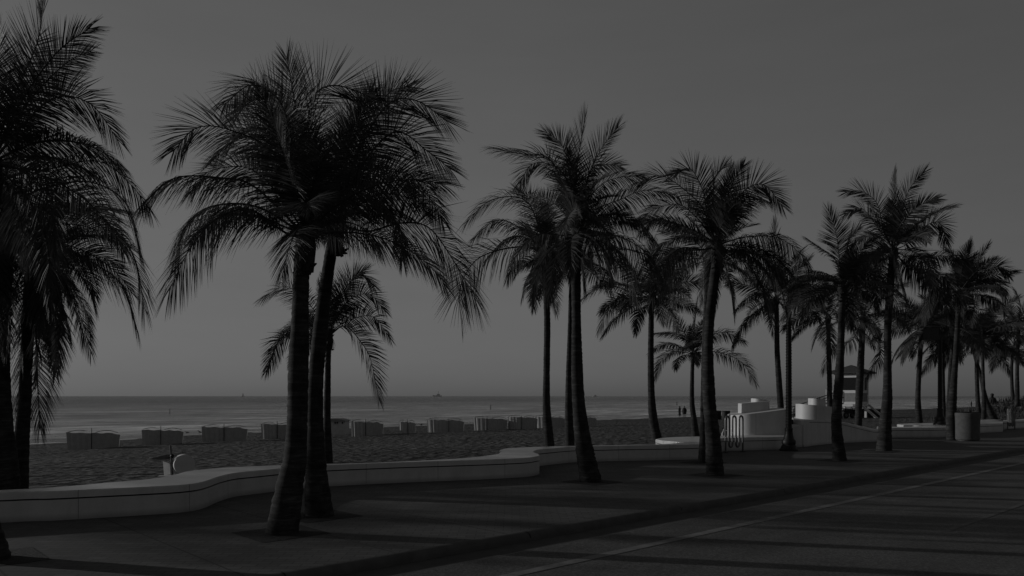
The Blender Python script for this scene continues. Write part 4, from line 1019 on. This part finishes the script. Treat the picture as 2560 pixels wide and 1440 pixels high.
# ------------------------------------------------------------------ people
def person(foot, hgt, heading, label, spec):
    t = thing('person', foot, label, 'person')
    s = hgt / 1.75; Rz = Matrix.Rotation(heading, 3, 'Z')
    def L(x, y, z): return foot * 0 + Rz @ Vector((x * s, y * s, 0)) + Vector((0, 0, z * s))
    verts, edges, rads = [], [], []
    def v(x, y, z, r, par=None):
        verts.append(L(x, y, z)); rads.append(r * s); i = len(verts) - 1
        if par is not None: edges.append((par, i))
        return i
    sit = spec.get('sit', False); zo = -0.42 if sit else 0.0
    pel = v(0, 0, 0.95 + zo, 0.135); sp = v(0, 0.01, 1.15 + zo, 0.125, pel); ch = v(0, 0.0, 1.35 + zo, 0.15, sp)
    nk = v(0, 0.0, 1.48 + zo, 0.06, ch); hd = v(0, 0.02, 1.58 + zo, 0.085, nk); tp_ = v(0, 0.02, 1.68 + zo, 0.075, hd)
    ns = v(0, 0.12, 1.585 + zo, 0.02, hd)
    for sg in (-1, 1):
        hip = v(sg * 0.1, 0, 0.9 + zo, 0.095, pel)
        if sit: kn = v(sg * 0.14, 0.42, 0.5, 0.06, hip); an = v(sg * 0.14, 0.5, 0.08, 0.042, kn); v(sg * 0.15, 0.66, 0.03, 0.035, an)
        else:
            stp = spec.get('step', 0.04) * sg
            kn = v(sg * 0.1, stp * 0.6 + 0.02, 0.5, 0.06, hip); an = v(sg * 0.1, stp, 0.08, 0.042, kn); v(sg * 0.11, stp + 0.16, 0.03, 0.035, an)
        sh = v(sg * 0.18, 0, 1.4 + zo, 0.065, ch); el = v(sg * spec.get('elbow', 0.24), -0.02, 1.12 + zo, 0.043, sh)
        wr = v(sg * spec.get('hand', 0.22), 0.08, 0.88 + zo, 0.03, el); pm_ = v(sg * spec.get('hand', 0.22), 0.1, 0.82 + zo, 0.034, wr)
        for j, (dx, ln) in enumerate(((-0.03, 0.07), (-0.01, 0.085), (0.01, 0.08), (0.028, 0.065))): v(sg * spec.get('hand', 0.22) + dx, 0.11, 0.80 + zo - ln, 0.009, pm_)
        v(sg * spec.get('hand', 0.22), 0.155, 0.80 + zo, 0.01, pm_)
    me = bpy.data.meshes.new('body'); me.from_pydata([tuple(p) for p in verts], edges, []); me.materials.append(M['skin'])
    o = bpy.data.objects.new('body', me); COL.objects.link(o); o.parent = t
    md = o.modifiers.new('Skin', 'SKIN'); md.use_smooth_shade = True
    sl = me.skin_vertices[0] if me.skin_vertices else None
    if sl is None:
        me.attributes.new('skin', 'FLOAT', 'POINT')
    else:
        for i, r in enumerate(rads): sl.data[i].radius = (r, r)
        sl.data[0].use_root = True
    sb = o.modifiers.new('Smooth', 'SUBSURF'); sb.levels = 1; sb.render_levels = 1
    # hair
    m = MB(); big = spec.get('hair', 1.0)
    m.ball(foot + L(0, -0.015, 1.665 + zo), (0.105 * s * big, 0.115 * s * big, 0.1 * s * big), 14, 8)
    if big > 1: m.ball(foot + L(0, -0.07, 1.56 + zo), (0.11 * s, 0.08 * s, 0.16 * s), 12, 8)
    m.build('hair', M['hair'], t, 60)
    # clothing shells
    def shell(name, prof, mat):
        m = MB(); n = 18
        for (z, rx, ry), (z2, rx2, ry2) in zip(prof[:-1], prof[1:]):
            A_ = [foot + L(rx * math.cos(2 * math.pi * i / n), ry * math.sin(2 * math.pi * i / n), z + zo) for i in range(n)]
            B_ = [foot + L(rx2 * math.cos(2 * math.pi * i / n), ry2 * math.sin(2 * math.pi * i / n), z2 + zo) for i in range(n)]
            for i in range(n): m.add([A_[i], A_[(i + 1) % n], B_[(i + 1) % n], B_[i]], [(0, 1, 2, 3)])
        m.build(name, mat, t, 60)
    for nm, prof in spec['clothes']: shell(nm, prof, M['dark'])
    return t
pf = sand_at(1699, 1042.5)
person(pf, 27 * pf.y / F, math.radians(20), 'person in a long slim dress with dark bobbed hair, standing at the water edge', dict(hair=1.25, elbow=0.2, hand=0.16, clothes=[('dress', [(1.44, 0.17, 0.12), (1.3, 0.17, 0.15), (1.12, 0.15, 0.13), (0.95, 0.19, 0.17), (0.6, 0.2, 0.18), (0.25, 0.22, 0.2)])]))
pf = sand_at(1711, 1043)
person(pf, 28 * pf.y / F, math.radians(-10), 'broad person in loose shirt and shorts beside the one in a dress', dict(hair=0.95, elbow=0.34, hand=0.33, step=0.02, clothes=[('shirt', [(1.45, 0.16, 0.11), (1.38, 0.26, 0.17), (1.15, 0.3, 0.2), (0.85, 0.3, 0.21)]), ('shorts', [(0.92, 0.27, 0.19), (0.7, 0.3, 0.2), (0.48, 0.32, 0.21)])]))
pf = at(2480.5, 1014, 58); 
SEATP = Vector((pf.x, pf.y, pf.z - 0.42))
person(SEATP, 1.75, math.radians(-35), 'person seated with their back to the street at the edge of the grassy dune', dict(sit=True, hair=1.15, elbow=0.3, hand=0.22, clothes=[('shirt', [(1.46, 0.12, 0.1), (1.4, 0.22, 0.16), (1.2, 0.24, 0.18), (0.9, 0.23, 0.2)])]))
pf = sand_at(2428.5, 1017)
person(pf, 14 * pf.y / F * 1.0, math.radians(10), 'tiny distant person standing at the water right of the litter bin palm', dict(hair=1.1, clothes=[('shirt', [(1.45, 0.16, 0.11), (1.38, 0.22, 0.15), (1.15, 0.2, 0.15), (0.85, 0.22, 0.17)]), ('trousers', [(0.9, 0.21, 0.16), (0.5, 0.2, 0.15), (0.12, 0.17, 0.13)])]))

# ------------------------------------------------------------------ dune with grass
def dune_h(u, v):
    return 0
dc = at(2540, 1000, 56); du, dv_ = uv(dc)
rows_ = []; top = []
rnd = random.Random(9)
for j in range(22):
    r = []
    for i in range(44):
        a = -10 + 40 * i / 43; b = -5 + 10 * j / 21
        env = max(0.0, 1 - (b / 5) ** 2) * min(1, max(0, (a + 10) / 12)) * (1 if a < 20 else max(0, 1 - (a - 20) / 10))
        p = st(du + a, dv_ + b); z0 = sand_z(p.x, p.y)
        z = z0 - 0.15 + env * (1.45 + 0.2 * math.sin(a * 1.3) + 0.15 * math.sin(a * 0.5 + b))
        r.append(Vector((p.x, p.y, z)))
        if env > 0.12: top.append((Vector((p.x, p.y, z)), env))
    rows_.append(r)
do = sheet('dune', rows_, M['sand'])
for p in do.data.polygons: p.use_smooth = True
V, Fc = [], []; rs = np.random.RandomState(4); cnt = 0
for p, env in top:
    for q in range(int(14 * env)):
        b = np.array([p.x, p.y, p.z]) + np.array([rs.normal(0, .35), rs.normal(0, .35), -0.03]); a = rs.uniform(0, 6.28); h = rs.uniform(0.2, 0.5); l = rs.uniform(0.02, 0.2)
        w = np.array([math.sin(a), -math.cos(a), 0]) * 0.022; dr = np.array([math.cos(a), math.sin(a), 0])
        m1 = b + dr * l * 0.3 + np.array([0, 0, h * 0.6]); e1 = b + dr * l + np.array([0, 0, h])
        V.append(np.array([b - w, b + w, m1 - w * 0.8, m1 + w * 0.8, e1 - w * 0.2, e1 + w * 0.2])); o_ = cnt * 6; cnt += 1
        Fc.append(np.array([[o_, o_ + 1, o_ + 3, o_ + 2], [o_ + 2, o_ + 3, o_ + 5, o_ + 4]]))
go = np_obj('dune_grass', V, Fc, M['grass'], None); tag(go, 'dark low beach grass covering the dune at the right edge', 'grass', kind='stuff')

# ------------------------------------------------------------------ gulls, markers, ships
def gull(px, py, sz, face, label, up=False):
    c = sand_at(px, py) if py > 1060 else sand_at(px, py); k = c.y / F * sz
    t = thing('gull', c, label, 'bird', 'gulls at the water edge')
    m = MB(); n = 9; pts, rd = [], []
    for i in range(n):
        q = i / (n - 1); x = face * (-8 + 15 * q); z = 5 + 2.2 * q + (2.5 * max(0, q - 0.75) / 0.25 if not up else 6 * max(0, q - 0.6) / 0.4)
        pts.append(c + Vector((x * k, 0, z * k))); rd.append(max(0.25, 2.6 * math.sin(math.pi * (0.08 + 0.86 * q)) * (0.75 if q > 0.8 else 1)) * k)
    m.tube(pts, rd, 8)
    m.tube([pts[-1], pts[-1] + Vector((face * 2.2 * k, 0, -0.4 * k))], [0.6 * k, 0.15 * k], 5)
    for s in (-1, 1): m.tube([c + Vector((s * 0.6 * k, 0, 0)), c + Vector((s * 0.6 * k, 0, 4.5 * k))], 0.3 * k, 4)
    m.build('body', M['bird'], t, 60)
gull(134, 1101, 0.75, 1, 'gull standing alone left of the leftmost cabana', up=True)
gull(331, 1094, 0.55, -1, 'gull crouching between the two leftmost cabanas')
gull(458, 1085.5, 0.7, -1, 'plump gull at the left of the gull group'); gull(468, 1086, 0.8, -1, 'gull in the middle of the gull group, tail to the right'); gull(481, 1086, 0.45, 1, 'smallest gull, right end of the close group')
gull(500, 1085, 0.7, -1, 'gull with raised head right of the close group', up=True)
gull(1054, 1064, 0.5, 1, 'tiny dark gull at the water edge right of the small folded cabana')

def sea_d(py): return (H - SEA_Z) * F / (py - HY)
def marker(px, yb, yt, label):
    d = sea_d(yb); c = at(px, yb, d); k = d / F; h = (yb - yt) * k
    t = thing('marker_pole', c, label, 'marker pole', 'swim markers in the sea')
    m = MB(); m.tube([c - Vector((0, 0, .3)), c + Vector((0, 0, h))], [1.0 * k, 0.8 * k], 8); m.build('pole', M['iron'], t, 50)
    m = MB(); m.box(c + Vector((0, 0, h * 0.92)), (3.0 * k, 0.6 * k, h * 0.1)); m.build('sign_plate', M['iron'], t)
    m = MB(); m.lathe(c, [(0.9 * k, -0.2), (1.5 * k, 0.0), (1.4 * k, 1.2 * k), (0.8 * k, 1.6 * k)], 10); m.build('float', M['iron'], t, 50)
marker(424.5, 1034, 1022, 'dark marker pole in the water above the second cabana'); marker(1226.5, 1023.5, 1013, 'marker pole in the water at centre, left of the slim palm'); marker(1692, 1013, 1005, 'faint marker pole in the water by the two standing people')
BD = 2600.0; bk_ = BD / F
def boat(px, parts, label, name, cat):
    c = at(px, 990.5, BD); c.z = SEA_Z
    t = thing(name, c, label, cat)
    for nm, poly in parts:
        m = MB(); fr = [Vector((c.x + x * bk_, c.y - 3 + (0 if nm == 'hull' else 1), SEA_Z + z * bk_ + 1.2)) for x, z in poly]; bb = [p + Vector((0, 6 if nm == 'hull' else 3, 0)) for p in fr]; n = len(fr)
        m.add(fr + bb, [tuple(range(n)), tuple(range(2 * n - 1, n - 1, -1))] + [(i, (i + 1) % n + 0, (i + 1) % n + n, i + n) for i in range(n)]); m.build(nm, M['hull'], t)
boat(1093, [('hull', [(-12, 4), (-9, 0), (10, 0), (12, 3), (2, 2.2)]), ('cabin', [(-3, 2.4), (8, 2.4), (6, 6.5), (1, 7)]), ('mast', [(2.6, 6.5), (3.4, 6.5), (3.2, 14), (2.8, 14)])], 'hazy motor yacht with a mast on the horizon right of the small palm', 'motor_yacht', 'ship')
boat(607.5, [('hull', [(-4, 1.2), (-3, 0), (3, 0), (3.6, 1.4)]), ('sail', [(-1.6, 1.5), (1.8, 1.5), (0.2, 9)])], 'tiny sailing boat on the horizon left of the thickest trunk', 'sailing_boat', 'boat')
boat(120, [('hull', [(-8, 2), (-7, 0), (7, 0), (9, 2)]), ('cabin', [(-4, 2), (3, 2), (1, 6), (-2, 10)])], 'dim boat on the horizon beside the hanging fronds at left', 'motor_boat', 'boat')
boat(1488, [('hull', [(-6, 1.6), (-5, 0), (5, 0), (6, 1.6)]), ('cabin', [(-3, 1.8), (3, 1.8), (2, 4.2), (-2, 4.5)])], 'faint small boat on the horizon right of the centre palm trunk', 'motor_boat', 'boat')

# ------------------------------------------------------------------ light, sky, camera
to_sun = Vector((SUN_H.x * math.cos(SUN_EL), SUN_H.y * math.cos(SUN_EL), math.sin(SUN_EL)))
sd_ = bpy.data.lights.new('sun', 'SUN'); sd_.energy = 1.65; sd_.angle = math.radians(0.53); sd_.color = (1, 0.995, 0.985)
so = bpy.data.objects.new('sun', sd_); COL.objects.link(so); so.rotation_euler = to_sun.to_track_quat('Z', 'Y').to_euler(); so.location = (-20, 10, 30)

w = bpy.data.worlds.new('World'); scene.world = w; w.use_nodes = True
nt = w.node_tree; nodes, links = nt.nodes, nt.links; bg = nodes['Background']
sky = nodes.new('ShaderNodeTexSky'); sky.sky_type = 'NISHITA'; sky.sun_disc = False
sky.sun_elevation = SUN_EL; sky.sun_rotation = math.atan2(SUN_H.x, SUN_H.y); sky.altitude = 0; sky.air_density = 1.0; sky.dust_density = 1.0
bw = nodes.new('ShaderNodeRGBToBW'); links.new(sky.outputs[0], bw.inputs[0])
pw = nodes.new('ShaderNodeMath'); pw.operation = 'POWER'; pw.inputs[1].default_value = 0.45; links.new(bw.outputs[0], pw.inputs[0])
tcw = nodes.new('ShaderNodeTexCoord')
dt = nodes.new('ShaderNodeVectorMath'); dt.operation = 'DOT_PRODUCT'; dt.inputs[1].default_value = SUN_H
links.new(tcw.outputs['Generated'], dt.inputs[0])
mr = nodes.new('ShaderNodeMapRange'); mr.inputs['From Min'].default_value = -1; mr.inputs['From Max'].default_value = 1; links.new(dt.outputs['Value'], mr.inputs['Value'])
rs_ = ramp(nodes, [(0.0, 0.9), (0.2, 0.8), (0.325, 0.765), (0.475, 0.905), (0.61, 1.0), (0.8, 0.95), (1.0, 0.9)]); links.new(mr.outputs['Result'], rs_.inputs['Fac'])
sz = nodes.new('ShaderNodeSeparateXYZ'); links.new(tcw.outputs['Generated'], sz.inputs[0])
re_ = ramp(nodes, [(0.0, 0.88), (0.05, 0.93), (0.18, 1.0), (0.34, 0.99), (1.0, 0.9)]); links.new(sz.outputs['Z'], re_.inputs['Fac'])
nh = noise(nodes, 5.0, 4, 0.6); mph = nodes.new('ShaderNodeMapping'); mph.inputs['Scale'].default_value = (1, 1, 6); links.new(tcw.outputs['Generated'], mph.inputs['Vector']); links.new(mph.outputs['Vector'], nh.inputs['Vector'])
rh = ramp(nodes, [(0.35, 0.985), (0.65, 1.015)]); links.new(nh.outputs['Fac'], rh.inputs['Fac'])
prod = pw.outputs[0]
for k_ in (rs_, re_, rh):
    mm = nodes.new('ShaderNodeMath'); mm.operation = 'MULTIPLY'; links.new(prod, mm.inputs[0]); links.new(k_.outputs['Color'], mm.inputs[1]); prod = mm.outputs[0]
links.new(prod, bg.inputs['Color']); bg.inputs['Strength'].default_value = 0.075

cam = bpy.data.cameras.new('camera'); co = bpy.data.objects.new('camera', cam); COL.objects.link(co)
co.location = (0, 0, H); co.rotation_euler = (math.radians(90), 0, 0)
cam.sensor_width = 36; cam.lens = 36 * F / 2560; cam.shift_y = (HY - 720) / 2560; cam.clip_start = 0.1; cam.clip_end = 60000
scene.camera = co
scene.view_settings.view_transform = 'Standard'; scene.view_settings.look = 'None'; scene.view_settings.exposure = 0
scene.render.resolution_x, scene.render.resolution_y = 1024, 576
